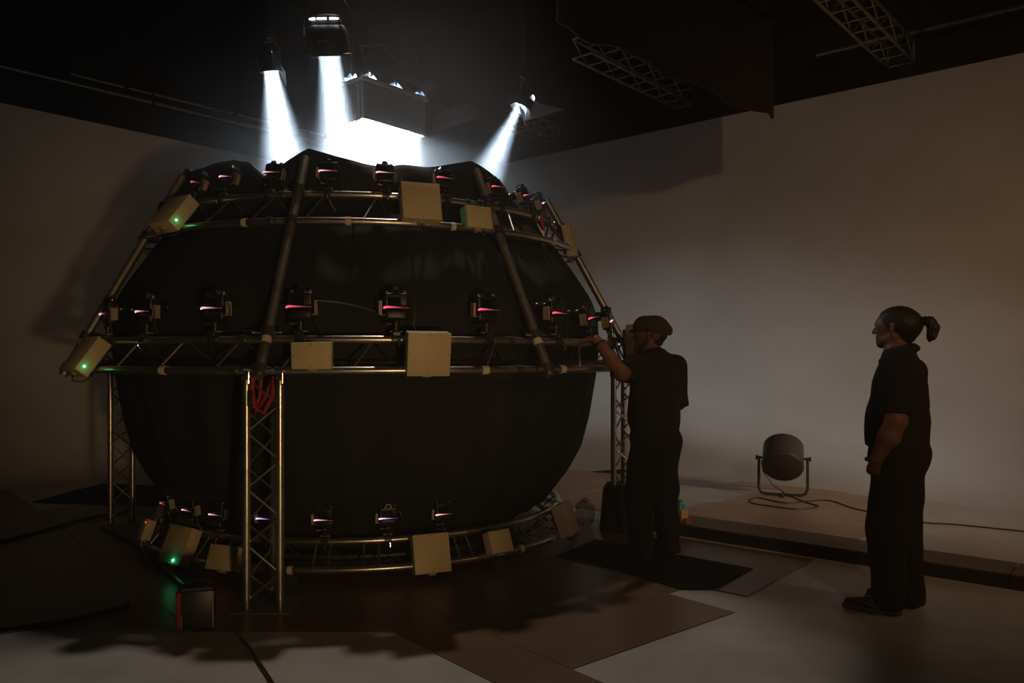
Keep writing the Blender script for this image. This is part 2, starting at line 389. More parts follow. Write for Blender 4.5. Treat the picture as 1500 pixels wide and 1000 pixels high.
for z in zs:
    row = []
    for k in range(289):
        a = k * 360 / 288; pd = abs(((a - POLES[0] + 22.5) % 45) - 22.5)
        rr = float(np.interp(z, pz, pr)) + fold(a % 360, z) * (0.25 if z > 2.3 else 1.0)
        row.append(PL(a, rr, z))
    rows.append(row)
for s in range(1, 9):
    row = []
    for k in range(289):
        a = k * 360 / 288; zt = rim(a if a < 180 else a - 360); u = s / 8
        pd = abs(((a - POLES[0] + 22.5) % 45) - 22.5) / 22.5            # 0 on a pole
        rt = 1.53 - 0.085 * pd ** 2
        bulge = 0.05 * math.sin(math.pi * u) * pd + 0.02 * math.sin(RAD(a) * 24 + 5 * u) * u * pd
        row.append(PL(a, 1.56 + (rt - 1.56) * u + bulge, 2.6 + (zt - 2.6) * u))
    rows.append(row)
# rim rolls over to the inside and hangs down a little way
for dr, dz in ((-0.02, -0.006), (-0.04, -0.06), (-0.06, -0.25)):
    row = []
    for k in range(289):
        a = k * 360 / 288; zt = rim(a if a < 180 else a - 360); pd = abs(((a - POLES[0] + 22.5) % 45) - 22.5) / 22.5
        row.append(PL(a, 1.53 - 0.085 * pd ** 2 + dr, zt + dz))
    rows.append(row)
cov = MB().grid(rows).build('dome_cover', M['cloth'], smooth=80, mw=BASE.copy())
tag(cov, 'large black cloth cover of the round camera dome, open at the top', 'dome cover')

# leaning poles with clamps
POLE_LABEL = {-95: 'leaning silver pole rising from the front lattice column to the dome rim',
              -50: 'leaning silver pole passing beside the small cream box with a green side',
              -5: 'leaning silver pole behind the man in the cap',
              -140: 'leaning silver pole on the dome side facing the darkest wall, behind green-lit boxes',
              175: 'leaning pole over the lattice column standing before the darkest wall'}
def pole(a):
    root = thing('dome_pole', POLE_LABEL[a], 'pole', BASE @ RZ(a), 'leaning poles of the dome')
    q0, q1 = Vector((2.395, 0, 1.385)), Vector((1.588, 0, 2.885))
    d = (q1 - q0).normalized()
    MB().cyl(q0, q1, 0.030, n=16).build('tube', M['alu_dull'], root)
    MB().tube([q0 + d * 0.235, q0 + d * 0.285], 0.0315, 16).build('tape_band', M['tape'], root)
    for zz, m in ((1.432, 'clamp'), (1.655, 'clamp'), (2.40, 'darkclamp'), (2.63, 'darkclamp')):
        c = q0 + d * ((zz - q0.z) / d.z)
        cl = MB().tube([c - d * 0.030, c + d * 0.030], 0.043, 16)
        cl.box(c + Vector((-0.055, 0, 0)), (0.06, 0.055, 0.055), bev=0.008)
        co = cl.build('clamp', M[m], root)
        for s in (-1, 1):
            MB().cyl(c + Vector((0.0, s * 0.035, 0)), c + Vector((0.005, s * 0.085, 0.008)), 0.007, n=8).cyl(c + Vector((0.004, s * 0.078, 0.007)), c + Vector((0.006, s * 0.094, 0.009)), 0.013, n=6).build('bolt', M['chrome'], co)
    return root
for a in (-140, -95, -50, -5, 175): pole(a)

# lattice columns
def column(a, label, strap=False):
    c = P(a, 2.27, 0)
    root = thing('lattice_column', label, 'truss', Matrix.Translation(c), 'lattice columns holding up the dome')
    H = 1.372; cs = [Vector((-0.1, -0.06, 0)), Vector((0.1, -0.06, 0)), Vector((0.012, 0.115, 0))]
    MB().box((0, 0.02, 0.006), (0.36, 0.36, 0.012), bev=0.003).build('base_plate', M['alu_dull'], root)
    for p in cs:
        ch = MB().cyl(p + Vector((0, 0, 0.012)), p + Vector((0, 0, H)), 0.025, n=16).build('chord', M['alu'], root)
        MB().cyl(p + Vector((0, 0, 0.012)), p + Vector((0, 0, 0.06)), 0.031, n=16).build('end_fitting', M['clamp'], ch)
        MB().cyl(p + Vector((0, 0, H - 0.03)), p + Vector((0, 0, H)), 0.031, n=16).build('end_fitting', M['clamp'], ch)
    seg = 0.1685
    for i in range(3):
        p, q = cs[i], cs[(i + 1) % 3]
        for k in range(8):
            z0 = 0.05 + seg * k - (0.02 * i if k else 0); z1 = z0 + seg
            s, t = (p, q) if k % 2 == 0 else (q, p)
            MB().cyl(s + Vector((0, 0, z0)), t + Vector((0, 0, min(z1, H))), 0.0075, n=8).build('brace', M['alu'], root)
    # saddle clamps to the ring above
    for p in cs[:2]:
        MB().box(p + Vector((0, 0.02, H + 0.012)), (0.06, 0.07, 0.028), bev=0.006).box(p + Vector((0, 0.015, H + 0.03)), (0.05, 0.02, 0.03), bev=0.005).build('saddle_clamp', M['clamp'], root)
        MB().cyl(p + Vector((0.022, -0.03, H - 0.02)), p + Vector((0.022, -0.03, H + 0.055)), 0.006, n=8).cyl(p + Vector((0.022, -0.03, H + 0.045)), p + Vector((0.022, -0.03, H + 0.06)), 0.012, n=6).build('bolt', M['chrome'], root)
    if strap:
        loop = [(-0.055, -0.07, H + 0.05), (-0.06, -0.085, H - 0.05), (-0.05, -0.075, H - 0.16), (0.0, -0.06, H - 0.20), (0.045, -0.03, H - 0.10), (0.05, -0.01, H + 0.02)]
        MB().tube(loop, 0.014, 8).build('red_sling', M['red'], root)
        MB().tube([(-0.03, 0.0, H + 0.03), (-0.045, 0.01, H - 0.10), (-0.07, 0.0, H - 0.21), (-0.02, 0.02, H - 0.12), (0.03, 0.03, H)], 0.013, 8).build('red_sling', M['red'], root)
        MB().box((-0.066, -0.10, H - 0.11), (0.03, 0.02, 0.10), bev=0.006).build('ratchet_buckle', M['darkclamp'], root)
    return root
column(-95, 'silver three-sided lattice column with red slings at its head under the dome ring', True)
column(-3, 'silver lattice column behind the man in the cap, foot wrapped in black cloth')
column(174.5, 'dim silver lattice column standing before the darkest wall')

# cameras on the rings --------------------------------------------------
def make_camera(side, strip):
    """origin on the axis of the chord the camera is clamped to; +y looks into the dome"""
    root = thing('still_camera', 'x', 'camera')
    MB().tube([(-0.028, 0, 0), (0.028, 0, 0)], 0.038, 14).box((0, -0.02, 0.034), (0.05, 0.055, 0.03), bev=0.006).build('chord_clamp', M['darkclamp'], root)
    MB().tube([(0.012, -0.03, 0.0), (0.012, -0.062, -0.004), (0.012, -0.07, -0.035), (0.012, -0.05, -0.055)], 0.006, 6).build('clamp_lever', M['chrome'], root)
    po = MB().cyl((0, 0, 0.04), (0, 0, 0.085), 0.017, n=12).lathe([(0.0, .078), (.022, .083), (.026, .098), (.020, .113), (0.0, .118)], 14).build('ball_head', M['camblack'], root)
    MB().cyl((-0.022, 0, 0.092), (-0.048, -0.004, 0.094), 0.007, n=8).cyl((-0.046, -.004, .094), (-.06, -.006, .095), 0.012, n=8).build('knob', M['clamp'], po)
    MB().box((0, 0.004, 0.048), (0.075, 0.04, 0.007), bev=0.002).build('mount_plate', M['tanplate'], root)
    # lower grip block, body, prism, lens
    gr = MB().box((0.0, 0.008, 0.147), (0.132, 0.062, 0.062), bev=0.017, seg=3).build('battery_grip', M['camblack'], root)
    bd = MB().box((0.0, 0.008, 0.232), (0.142, 0.062, 0.082), bev=0.014, seg=3)
    bd.box((0.052, 0.040, 0.225), (0.04, 0.03, 0.075), bev=0.012, seg=2)
    bo = bd.build('body', M['camblack'], root)
    MB().box((-0.012, -0.0245, 0.222), (0.078, 0.004, 0.054), bev=0.0015).build('screen', M['lcd'], bo)
    pr_ = MB(); pr_.add([(-.034, -.02, .268), (.030, -.02, .268), (.030, .05, .268), (-.034, .05, .268), (-.018, -.014, .298), (.014, -.014, .298), (.014, .044, .300), (-.018, .044, .300)],
                        [(0, 1, 5, 4), (1, 2, 6, 5), (2, 3, 7, 6), (3, 0, 4, 7), (4, 5, 6, 7), (3, 2, 1, 0)])
    pr_.box((-0.002, 0.004, 0.302), (0.022, 0.02, 0.006), bev=0.001)
    pr_.build('prism_housing', M['camblack'], root, smooth=0)
    MB().box((-0.002, -0.026, 0.281), (0.03, 0.014, 0.018), bev=0.005).build('eyepiece', M['lcd'], root)
    MB().cyl((0.052, 0.012, 0.272), (0.052, 0.012, 0.286), 0.017, n=14).build('dial', M['clamp'], root)
    MB().cyl((-0.052, 0.012, 0.272), (-0.052, 0.012, 0.284), 0.014, n=14).build('dial', M['clamp'], root)
    Ml = T(-0.006, 0.038, 0.226) @ RX(-90)
    ln = MB().lathe([(.036, 0), (.037, .02), (.034, .024), (.037, .03), (.038, .085), (.034, .09), (.040, .10), (.041, .125), (.036, .125), (.03, .11)], 20, Ml).build('lens', M['lens'], root)
    MB().lathe([(.0005, .108), (.018, .11), (.031, .105)], 16, Ml).build('front_glass', M['lcd'], ln)
    # light strip between body and grip
    s0 = -1
    pts = [(-0.075, -0.030, 0.183), (-0.066, -0.036, 0.188), (-0.05, -0.038, 0.1895), (0.0, -0.038, 0.1885), (0.072, -0.036, 0.186)]
    MB().tube(pts, [0.0055, 0.0068, 0.006, 0.0038, 0.0028], 8).build('light_strip', M[strip], root)
    MB().box((0, -0.026, 0.182), (0.15, 0.016, 0.006), bev=0.002).build('strip_holder', M['camblack'], root)
    # tan side plate of the bracket
    x = side * 0.088
    MB().box((x, 0.012, 0.185), (0.006, 0.05, 0.085), bev=0.002).box((x + side * .004, -0.014, 0.185), (0.020, 0.005, 0.082), bev=0.0015).box((x - side * 0.02, 0.012, 0.144), (0.045, 0.045, 0.005), bev=0.0015).build('bracket_plate', M['tanplate'], root)
    # cable drooping to the ring
    MB().tube([(0.07, 0.0, 0.235), (0.093, -0.012, 0.23), (0.112, -0.02, 0.18), (0.102, -0.012, 0.09), (0.125, 0.0, 0.03), (0.16, 0.015, -0.03)], 0.0035, 6).build('cable', M['cable'], root)
    return root
protos = {(-1, 'strip'): None}
def still_camera(kind, a, label, side=-1, strip='strip', pitch=0.0, yaw=0.0, sc_=1.0, roll=0.0):
    key = (side, strip)
    fresh = protos.get(key) is None
    if fresh: protos[key] = make_camera(side, strip); o = protos[key]
    else: o = copy_tree(protos[key])
    r, z = RINGS[kind]['up']
    o.matrix_world = Matrix.Translation(P(a, r, z)) @ RZ(a + 90 + yaw) @ RX(pitch) @ RY(roll) @ Matrix.Scale(sc_, 4)
    o['label'] = label; o['category'] = 'camera'
    o['group'] = {'mid': 'cameras on the middle truss ring', 'top': 'cameras on the top truss ring', 'bot': 'cameras on the lowest truss ring'}[kind]
    return o
ORD = ('first', 'second', 'third', 'fourth', 'fifth', 'sixth')
sc_mid = 1.06
for i, (a, s, st) in enumerate(((-90.2, 1, 'strip'), (-75.1, -1, 'strip'), (-59.4, -1, 'strip'), (-43.6, -1, 'strip'))):
    still_camera('mid', a, f'camera with red strip on the middle ring, {ORD[i]} from the front pole toward the men', s, st, sc_=sc_mid, yaw=(0, 0, 2, 3)[i])
still_camera('mid', -31.0, 'black camera with red light strip right above the capped man\'s hand', -1, 'strip', pitch=-4, roll=-9)
still_camera('mid', -19.5, 'black camera with pink light strip beside the capped man\'s face', -1, 'strip2', pitch=-4, roll=-10)
for i, (a, s, st) in enumerate(((-104.7, 1, 'strip2'), (-119.4, 1, 'strip2'), (-132.0, 1, 'strip2'))):
    still_camera('mid', a, f'camera with pink strip on middle ring, {ORD[i]} from the front pole away from men', s, st, sc_=(1.04, 1.0, 1.0)[i], yaw=-3 * i)
for i, (a, s, st) in enumerate(((-88.8, -1, 'strip2'), (-75.4, -1, 'strip2'), (-60.5, -1, 'strip'), (-43.8, -1, 'strip'), (-30.5, -1, 'strip'), (-19.0, -1, 'strip3'))):
    still_camera('top', a, f'black camera on the top ring, {ORD[i]} from the front pole toward the men', s, st, pitch=-14, sc_=0.86, roll=(0, 0, 0, -6, -14, -16)[i])
for i, (a, s, st) in enumerate(((-103.0, 1, 'strip2'), (-116.5, 1, 'strip2'), (-128.5, 1, 'strip'))):
    still_camera('top', a, f'black camera on the top ring, {ORD[i]} from the front pole away from the men', s, st, pitch=-14, sc_=0.86, roll=(2, 6, 12)[i])
for i, (a, s, st) in enumerate(((-89.2, -1, 'strip2'), (-75.0, -1, 'strip3'), (-62.0, -1, 'strip2'))):
    still_camera('bot', a, f'camera with bright strip on the lowest ring, {ORD[i]} from front column toward the men', s, st, pitch=8, sc_=0.86)
still_camera('bot', -102.8, 'black camera with violet light strip on the lowest ring, seen through the front lattice column', -1, 'strip3', pitch=8, sc_=0.86)
for i, (a, s, st) in enumerate(((-116.2, 1, 'strip2'), (-126.3, 1, 'strip2'), (-139.0, 1, 'strip'))):
    still_camera('bot', a, f'black camera on the lowest ring, {ORD[i]} from the front column away from the men', s, st, pitch=8, sc_=0.86)

# control boxes ---------------------------------------------------------
def control_box(kind, a, w_, h_, d_, tilt, label, led=None, green=False, dz=0.0, dr=0.0, roll=0.0):
    """origin at the box centre; local -y is outward"""
    R = RINGS[kind]; r = (R['lo'][0] + R['up'][0]) / 2; z = (R['lo'][1] + R['up'][1]) / 2
    c = P(a, r + 0.032 + d_ / 2 + 0.012 + dr, z + dz)
    root = thing('control_box', label, 'electrical box', Matrix.Translation(c) @ RZ(a + 90) @ RX(-tilt) @ RY(roll), 'cream control boxes on the dome rings')
    MB().box((0, 0.006, 0), (w_, d_ - 0.012, h_), bev=0.004, seg=2).build('enclosure', M['box'], root)
    MB().box((0, -d_ / 2 + 0.006, 0), (w_ + 0.004, 0.014, h_ + 0.004), bev=0.003, seg=2).build('lid', M['box'], root)
    for x, zz in ((0, h_ / 2 - .009), (0, -h_ / 2 + .009), (-w_ / 2 + .009, 0), (w_ / 2 - .009, 0)):
        MB().cyl((x, -d_ / 2 + .003, zz), (x, -d_ / 2 - 0.0025, zz), 0.0035, n=8).build('screw', M['darkclamp'], root)
    MB().box((0.0, 0.0, -h_ / 2 - 0.009), (0.055, 0.035, 0.016), bev=0.004).build('cable_gland', M['boxdark'], root)
    for s in (-1, 1):
        MB().box((s * w_ * 0.3, d_ / 2 + 0.012, 0), (0.03, 0.03, h_ * 0.8), bev=0.004).build('mounting_rail', M['darkclamp'], root)
    if green:
        MB().box((-w_ / 2 - 0.003, 0.004, 0), (0.005, d_ - 0.02, h_ - 0.01), bev=0.001).build('green_side_panel', M['boxgreen'], root)
    MB().tube([(0, 0, -h_ / 2 - .015), (0.02, 0.02, -h_ / 2 - .05), (0.07, 0.06, -h_ / 2 - .03), (0.13, 0.07, -h_ / 2 + .03)], 0.004, 6).build('cable', M['cable'], root)
    if led:
        lx, ly, lz, nx, ny, nz = led
        lo = MB().lathe([(0.0001, .006), (.005, .0045), (.0075, 0), (.0075, -.004)], 12, between((lx, ly, lz), (lx + nx, ly + ny, lz + nz))).build('green_led', M['led'], root)
        tag(lo, 'bright green indicator light')
        l = light('led_glow', 'POINT', (lx + nx * .035, ly + ny * .035, lz + nz * .035 - .01), None, 0.022, (0.05, 1.0, 0.35), size=0.01, parent=root)
    return root
LB, SB = (0.262, 0.262, 0.10), (0.232, 0.155, 0.075)
control_box('mid', -132.0, *LB, 36, 'large cream box with green light on the middle ring, facing the darkest wall', led=(0.135, -0.01, -0.085, 1, 0, 0), dr=0.0, dz=-0.01)
control_box('mid', -87.6, *SB, -6, 'small cream box on the middle ring beside the front column', dz=-0.002)
control_box('mid', -70.8, *LB, -10, 'large square cream box on the middle ring between the second and third cameras', dz=0.01)
control_box('mid', -14.0, *LB, 4, 'cream box on the middle ring partly behind the capped man\'s face', dz=0.09, roll=-25)
control_box('top', -126.0, *LB, 38, 'large cream box with green light on the top ring, facing the darkest wall', led=(0.135, -0.01, -0.085, 1, 0, 0), dz=0.0)
control_box('top', -68.8, *LB, 16, 'large square cream box on the top ring below the bright hanging softbox', dz=0.03)
control_box('top', -55.6, 0.20, 0.155, 0.085, 12, 'small cream box with a green side on the top ring', green=True, dz=-0.035)
control_box('top', -14.5, 0.25, 0.262, 0.06, 10, 'upright cream box at the end of the top ring against the pale wall', dz=-0.03, roll=-8)
control_box('bot', -123.5, 0.25, 0.255, 0.09, 24, 'large cream box with green light on the lowest ring near the floor', led=(0.05, -0.053, -0.105, 0, -1, 0), dz=0.015)
control_box('bot', -110.5, 0.225, 0.16, 0.07, 20, 'small cream box on the lowest ring tucked behind the front lattice column', dz=-0.025)
cbr = control_box('bot', -141.0, 0.12, 0.15, 0.07, 20, 'small brownish box with a red light at the end of the lowest ring', dz=0.05)
tag(MB().lathe([(0.0001, .006), (.005, .0045), (.0065, 0), (.0065, -.004)], 12, between((0.045, -0.036, 0.05), (0.045, -1.036, 0.05))).build('red_led', M['redled'], cbr), 'small red indicator light')
control_box('bot', -66.5, 0.25, 0.255, 0.08, 16, 'large square cream box on the lowest ring, facing out between cameras', dz=-0.002)
control_box('bot', -50.0, 0.19, 0.155, 0.08, 22, 'small cream box on the lowest ring beside bare ladder rungs', dz=0.01)
control_box('bot', -22.0, 0.24, 0.255, 0.09, 20, 'cream box on the lowest ring next to the clear plastic bag', dz=0.03)

gc = MB().tube([P(-88.2, 2.13, 1.862), P(-85, 2.11, 1.852), P(-82, 2.10, 1.836), P(-78.5, 2.09, 1.80), P(-77.2, 2.10, 1.79)], [.004, .007, .006, .005, .004], 8).build('loose_cable', M['greycable'])
tag(gc, 'grey cable slung between the first and second middle-ring cameras', 'cable')
rs = thing('red_strap', 'short red strap hanging from the top ring near the far pole', 'strap', Matrix.Translation(P(-27, 1.70, 2.36)))
MB().tube([(0, 0, .27), (.012, -.03, .2), (.02, -.04, .12), (.015, -.03, .05), (.03, -.035, 0.0)], [.012, .014, .011, .013, .006], 8).build('webbing', M['red'], rs)
MB().box((.018, -.045, .13), (.03, .014, .035), bev=.004).build('buckle', M['clamp'], rs)

# ------------------------------------------------------------------ lamps over the dome
COOL = (0.68, 0.84, 1.0)
def aim(loc, target):
    return Matrix.Translation(Vector(loc)) @ (Vector(target) - Vector(loc)).to_track_quat('-Z', 'Y').to_matrix().to_4x4()
def par_lamp(name, loc, target, R, L, label, power, spread, beam_d, plate=False):
    """origin at the centre of the mouth; the lamp shines along local -z"""
    mw = aim(loc, target); root = thing(name, label, 'stage lamp', mw, 'lamps shining down into the dome')
    MB().lathe([(R * .97, 0.0), (R * 1.03, 0.0), (R * 1.03, .015), (R * .97, .02), (R * .95, L * .55), (R * .80, L * .72), (R * .72, L * .74), (R * .66, L * .96), (R * .45, L), (0.001, L)], 32).lathe([(R * .97, 0), (R * .93, .02), (R * .9, .06)], 32).build('housing', M['plastic'], root)
    MB().lathe([(0.001, .055), (R * .6, .05), (R * .90, .06)], 32).build('lens', M['lampglow'], root)
    # light leaking from the vents in the back of the can
    for t0 in (-62, -18, 26):
        pts = [(R * .74 * math.cos(RAD(-90 + t0 + 20 + q)), R * .74 * math.sin(RAD(-90 + t0 + 20 + q)), L * .885) for q in range(-17, 18, 4)]
        MB().tube(pts, 0.008, 6).build('glowing_vent', M['lampglow'], root)
    # yoke
    up = (mw.inverted().to_3x3() @ Vector((0, 0, 1))).normalized()
    sx = Vector((1, 0, 0)); c = Vector((0, 0, L * .5)); top = c + up * (R * 1.9)
    MB().tube([c - sx * R * 1.1, c - sx * R * 1.12 + up * R * .9, top - sx * R * .55, top + sx * R * .55, c + sx * R * 1.12 + up * R * .9, c + sx * R * 1.1], 0.011, 8).build('yoke', M['yoke'], root)
    cl = MB().box(top + up * .05, (0.05, 0.06, 0.07), bev=0.008).build('hook_clamp', M['darkclamp'], root)
    MB().cyl(top + up * .07, top + up * (6.6 - (mw @ top).z), 0.016, n=10).build('drop_pipe', M['yoke'], root)
    if plate:
        for i, w_ in enumerate((0.012, 0.005, 0.008, 0.006, 0.009, 0.005, 0.007)):
            MB().box((-0.028 + i * 0.011, -R * 0.955, L * .36), (w_ * .8, 0.004, 0.012 if i == 0 else 0.007)).build('name_plate', M['logo'], root)
    l = light('beam', 'AREA', (0, 0, 0.012), None, power, COOL, size=beam_d, spread=spread, parent=root)
    return root, mw
par_lamp('par_lamp', (-1.420, 6.20, 3.852), (-1.36, 7.15, 1.35), 0.168, 0.30, 'round black lamp with glowing top vents shining straight down beside the softbox', 95, 24, 0.17, True)
rl, mwl = par_lamp('par_lamp', (-1.888, 6.25, 3.745), (-1.56, 7.0, 0.4), 0.085, 0.16, 'small black lamp with a bright vertical flap beside its beam', 110, 32, 0.11)
rr_, mwr = par_lamp('par_lamp', (0.078, 7.55, 3.862), (-1.20, 7.1, 0.95), 0.105, 0.17, 'black lamp with a pointed foil flag slanting its beam into the dome', 100, 28, 0.12)
# black wrap and flags on the two smaller lamps (children in lamp space, given by world points)
def flag(root, mw, pts, m, name, thick=0.006):
    inv = mw.inverted(); q = [inv @ Vector(p) for p in pts]
    n = (q[1] - q[0]).cross(q[2] - q[0]).normalized() * thick
    k = len(q)
    MB().add(q + [p + n for p in q], [tuple(range(k)), tuple(reversed(range(k, 2 * k)))] + [(i, k + i, k + (i + 1) % k, (i + 1) % k) for i in range(k)]).build(name, M[m], root, smooth=0)
def wp(x, y, Y): return ((x - 750) / FPX * Y, Y, 1.5 + (HOR - y) / FPX * Y)
flag(rr_, mwr, [(0.125, 7.52, 3.97), (0.28, 7.62, 3.93), (0.50, 7.78, 3.93), (0.30, 7.66, 3.83), (0.125, 7.56, 3.755)], 'flag', 'foil_flag')
flag(rr_, mwr, [(0.06, 7.44, 3.88), (0.115, 7.46, 3.80), (0.125, 7.62, 3.72), (0.09, 7.60, 3.86)], 'flag', 'barn_door')
flag(rr_, mwr, [(-0.03, 7.44, 3.97), (0.12, 7.42, 3.95), (0.12, 7.44, 3.885), (0.02, 7.45, 3.89), (-0.06, 7.46, 3.85)], 'plastic', 'black_wrap')
flag(rl, mwl, [(-1.845, 6.21, 3.86), (-1.815, 6.24, 3.80), (-1.795, 6.30, 3.76), (-1.795, 6.32, 3.66), (-1.835, 6.25, 3.77)], 'flag', 'barn_door')
flag(rl, mwl, [(-1.97, 6.16, 3.91), (-1.86, 6.14, 3.93), (-1.845, 6.14, 3.75), (-1.90, 6.14, 3.757), (-1.945, 6.14, 3.75)], 'plastic', 'black_wrap')

# hanging softbox: black skirt on a timber frame, gel and cables on top, glowing underside
SBW, SBD, SBH = 0.73, 0.29, 0.33
sb_mw = T(-1.13, 7.10, 3.53) @ RZ(50) @ RX(0)
sb = thing('softbox', 'hanging softbox with dark cloth skirt and blindingly bright underside over the dome', 'softbox', sb_mw)
rows = []
for k in range(7):
    z = SBH * k / 6; row = []
    N = 72
    for i in range(N + 1):
        t = i / N * 4; s = int(t) % 4; f = t - int(t) if i < N else 0.0
        cx = [(-1, -1), (1, -1), (1, 1), (-1, 1), (-1, -1)]
        if i == N: s = 0
        x = (cx[s][0] + (cx[s + 1][0] - cx[s][0]) * f) * SBW / 2; y = (cx[s][1] + (cx[s + 1][1] - cx[s][1]) * f) * SBD / 2
        wv = 0.006 * math.sin(i * 1.9 + k * .3) * (1.6 if s in (1, 3) else 0.5)
        row.append((x * (1 + wv * 3 - 0.03 * (1 - k / 6)), y * (1 + wv * 3 - 0.03 * (1 - k / 6)), z))
    rows.append(row)
MB().grid(rows).build('skirt', M['skirt'], sb, smooth=60)
for sx_, sy_, lx_, ly_ in ((0, -1, SBW, .03), (0, 1, SBW, .03), (-1, 0, .03, SBD), (1, 0, .03, SBD)):
    MB().box((sx_ * SBW / 2, sy_ * SBD / 2, SBH + 0.008), (lx_ + .02, ly_ + .01, 0.035), bev=0.005).build('frame_batten', M['wood'], sb)
MB().box((0, 0, 0.075), (SBW - 0.06, SBD - 0.06, 0.008)).build('diffuser', M['glow'], sb, smooth=0)
rows = []
for i in range(13):
    rows.append([(-SBW / 2 + SBW * i / 12, -SBD / 2 + SBD * j / 8, SBH + 0.03 + 0.045 * math.sin(i * 1.3 + j) * math.cos(j * 1.7) + 0.05 * (1 - abs(j - 4) / 4)) for j in range(9)])
MB().grid(rows).build('gel_sheet', M['gel'], sb, smooth=0)
for i in range(5):
    x0 = -0.28 + 0.14 * i
    MB().tube([(x0, -0.15, SBH + .05), (x0 + .05, -.05, SBH + .13), (x0 + .12, .05, SBH + .10), (x0 + .1, .15, SBH + .05)], 0.010, 6).build('cable', M['cable'], sb)
for i, x in enumerate((-0.18, 0.05, 0.25)):
    MB().box((x, 0.0, SBH + 0.10), (0.12, 0.16, 0.08), bev=0.012).build('lamp_head', M['plastic'], sb)
for x, y in ((-.3, -.12), (.3, -.12), (.3, .12), (-.3, .12)):
    MB().cyl((x, y, SBH), (x * .3, y * .3, 3.1), 0.006, n=6).build('hanging_wire', M['yoke'], sb)
MB().tube([(-.16, 0.02, SBH + .14), (-.28, .0, SBH + .34), (-.05, -.02, SBH + .42), (.2, 0.0, SBH + .30), (.3, .02, SBH + .12)], 0.012, 8).build('cable', M['cable'], sb)
light('softbox_light', 'AREA', (0, 0, 0.06), None, 400, COOL, size=SBW - 0.09, size_y=SBD - 0.09, spread=46, parent=sb)
# grey corner of cloth hanging by the softbox
rows = []
for i in range(9):
    u = i / 8
    rows.append([Vector(wp(632 + 74 * u, 195 - 24 * u + (1 - abs(2 * v - 1) * .0) * 0 - 30 * v * math.sin(math.pi * (0.25 + .6 * u)), 8.6 + 0.2 * math.sin(5 * u + v))) for v in (0, .25, .5, .75, 1.0)])
fl_ = MB().grid(rows).build('hanging_cloth', M['drape'], smooth=60)
sm = fl_.modifiers.new('thickness', 'SOLIDIFY'); sm.thickness = 0.01
tag(fl_, 'dark cloth corner hanging beside the softbox', 'cloth')

# ------------------------------------------------------------------ rigging above the walls
def box_truss(e, n0, n1, z, label):
    root = thing('box_truss', label, 'truss', Matrix.Translation(Vector((*en(e, n0), z))) @ Matrix.Rotation(math.atan2(EN.y, EN.x), 4, 'Z'), 'overhead box trusses')
    L = n1 - n0; s = 0.27                      # local +x runs toward the wall
    co = [(0, 0), (-s, 0), (0, 0.22), (-s, 0.22)]
    for y, zz in co: MB().cyl((0, y, zz), (L, y, zz), 0.019, n=10).build('chord', M['alu_dull'], root)
    nb = max(2, round(L / 0.30)); b = L / nb
    for k in range(nb + 1):
        x = k * b
        for (y0, z0), (y1, z1) in (((0, 0), (-s, 0)), ((0, .22), (-s, .22))):
            MB().cyl((x, y0, z0), (x, y1, z1), 0.012, n=8).build('brace', M['alu_dull'], root)
        if k < nb:
            for y in (0, -s):
                a_, b_ = (0, .22) if k % 2 else (.22, 0)
                MB().cyl((x, y, a_), (x + b, y, b_), 0.010, n=8).build('brace', M['alu_dull'], root)
    for y in (0, -s): MB().cyl((L, y, 0), (L, y, .22), 0.012, n=8).build('brace', M['alu_dull'], root)
    return root
box_truss(2.68, 6.2, 9.62, 4.80, 'overhead box truss ending above the paler wall near the ceiling pipe')
box_truss(5.43, 7.35, 9.72, 4.93, 'overhead box truss beside the hanging black drape')
box_truss(7.72, 8.7, 9.72, 4.87, 'short end of an overhead box truss beyond the foil flag')
def pipe(p, q, r, label):
    o = thing('ceiling_pipe', label, 'pipe', Matrix.Translation(Vector(p)))
    d = Vector(q) - Vector(p); MB().cyl((0, 0, 0), d, r, n=12).build('tube', M['alu_dull'], o)
    for t in (.15, .5, .85):
        MB().cyl(d * t, d * t + Vector((0, 0, 7.6 - p[2] - d.z * t)), 0.012, n=8).box(d * t, (0.07, 0.07, 0.08), bev=.01).build('hanger', M['darkclamp'], o)
pipe((*en(-4.4, 9.95), 5.16), (*en(3.6, 9.95), 5.26), 0.035, 'long pipe hung above the paler wall')
pipe((*en(11.3, 1.5), 5.13), (*en(11.3, 9.0), 5.16), 0.03, 'long pipe hung above the darkest wall')
pipe((*en(11.42, 4.2), 5.30), (*en(11.42, 9.0), 5.34), 0.025, 'shorter pipe hung over a longer one above the darkest wall')
# hanging black drape
rows = []
for i in range(25):
    t = i / 24; x = 2.63 - 2.3 * t; y = 8.0 - 2.33 * t
    rows.append([(x + 0.02 * math.sin(i * 1.7), y - 0.02 * math.sin(i * 1.7), z) for z in (3.89 + 0.03 * math.sin(i * .8) + (0.02 if i < 2 else 0), 4.6, 5.4, 6.2, 6.9)])
dr = MB().grid(rows).build('hanging_drape', M['drape'], smooth=60)
dr.modifiers.new('thickness', 'SOLIDIFY').thickness = 0.025
tag(dr, 'black drape hanging from the rigging in front of the paler wall', 'drape')

# ------------------------------------------------------------------ things on the floor
rows = [(815, 815), (872, 790), (1103, 833), (1052, 862), (995, 862), (930, 842), (880, 828)]
def fp(x, y, z=0.0):
    Y = (1.5 - z) * FPX / (y - HOR); return ((x - 750) / FPX * Y, Y)
mo = MB().prism([fp(*p, 0.01) for p in rows][::-1], 0.0098, 0.0145).build('floor_mat', M['mat'], smooth=0)
tag(mo, 'black mat lying on brown sheets under the capped man', 'mat')
mo2 = MB().prism([(-5.0, 8.3), (-3.4, 8.0), (-3.1, 9.2), (-4.9, 9.5)], 0.0052, 0.010).build('floor_mat', M['mat'], smooth=0)
tag(mo2, 'black mat on the floor by the darkest wall', 'mat')
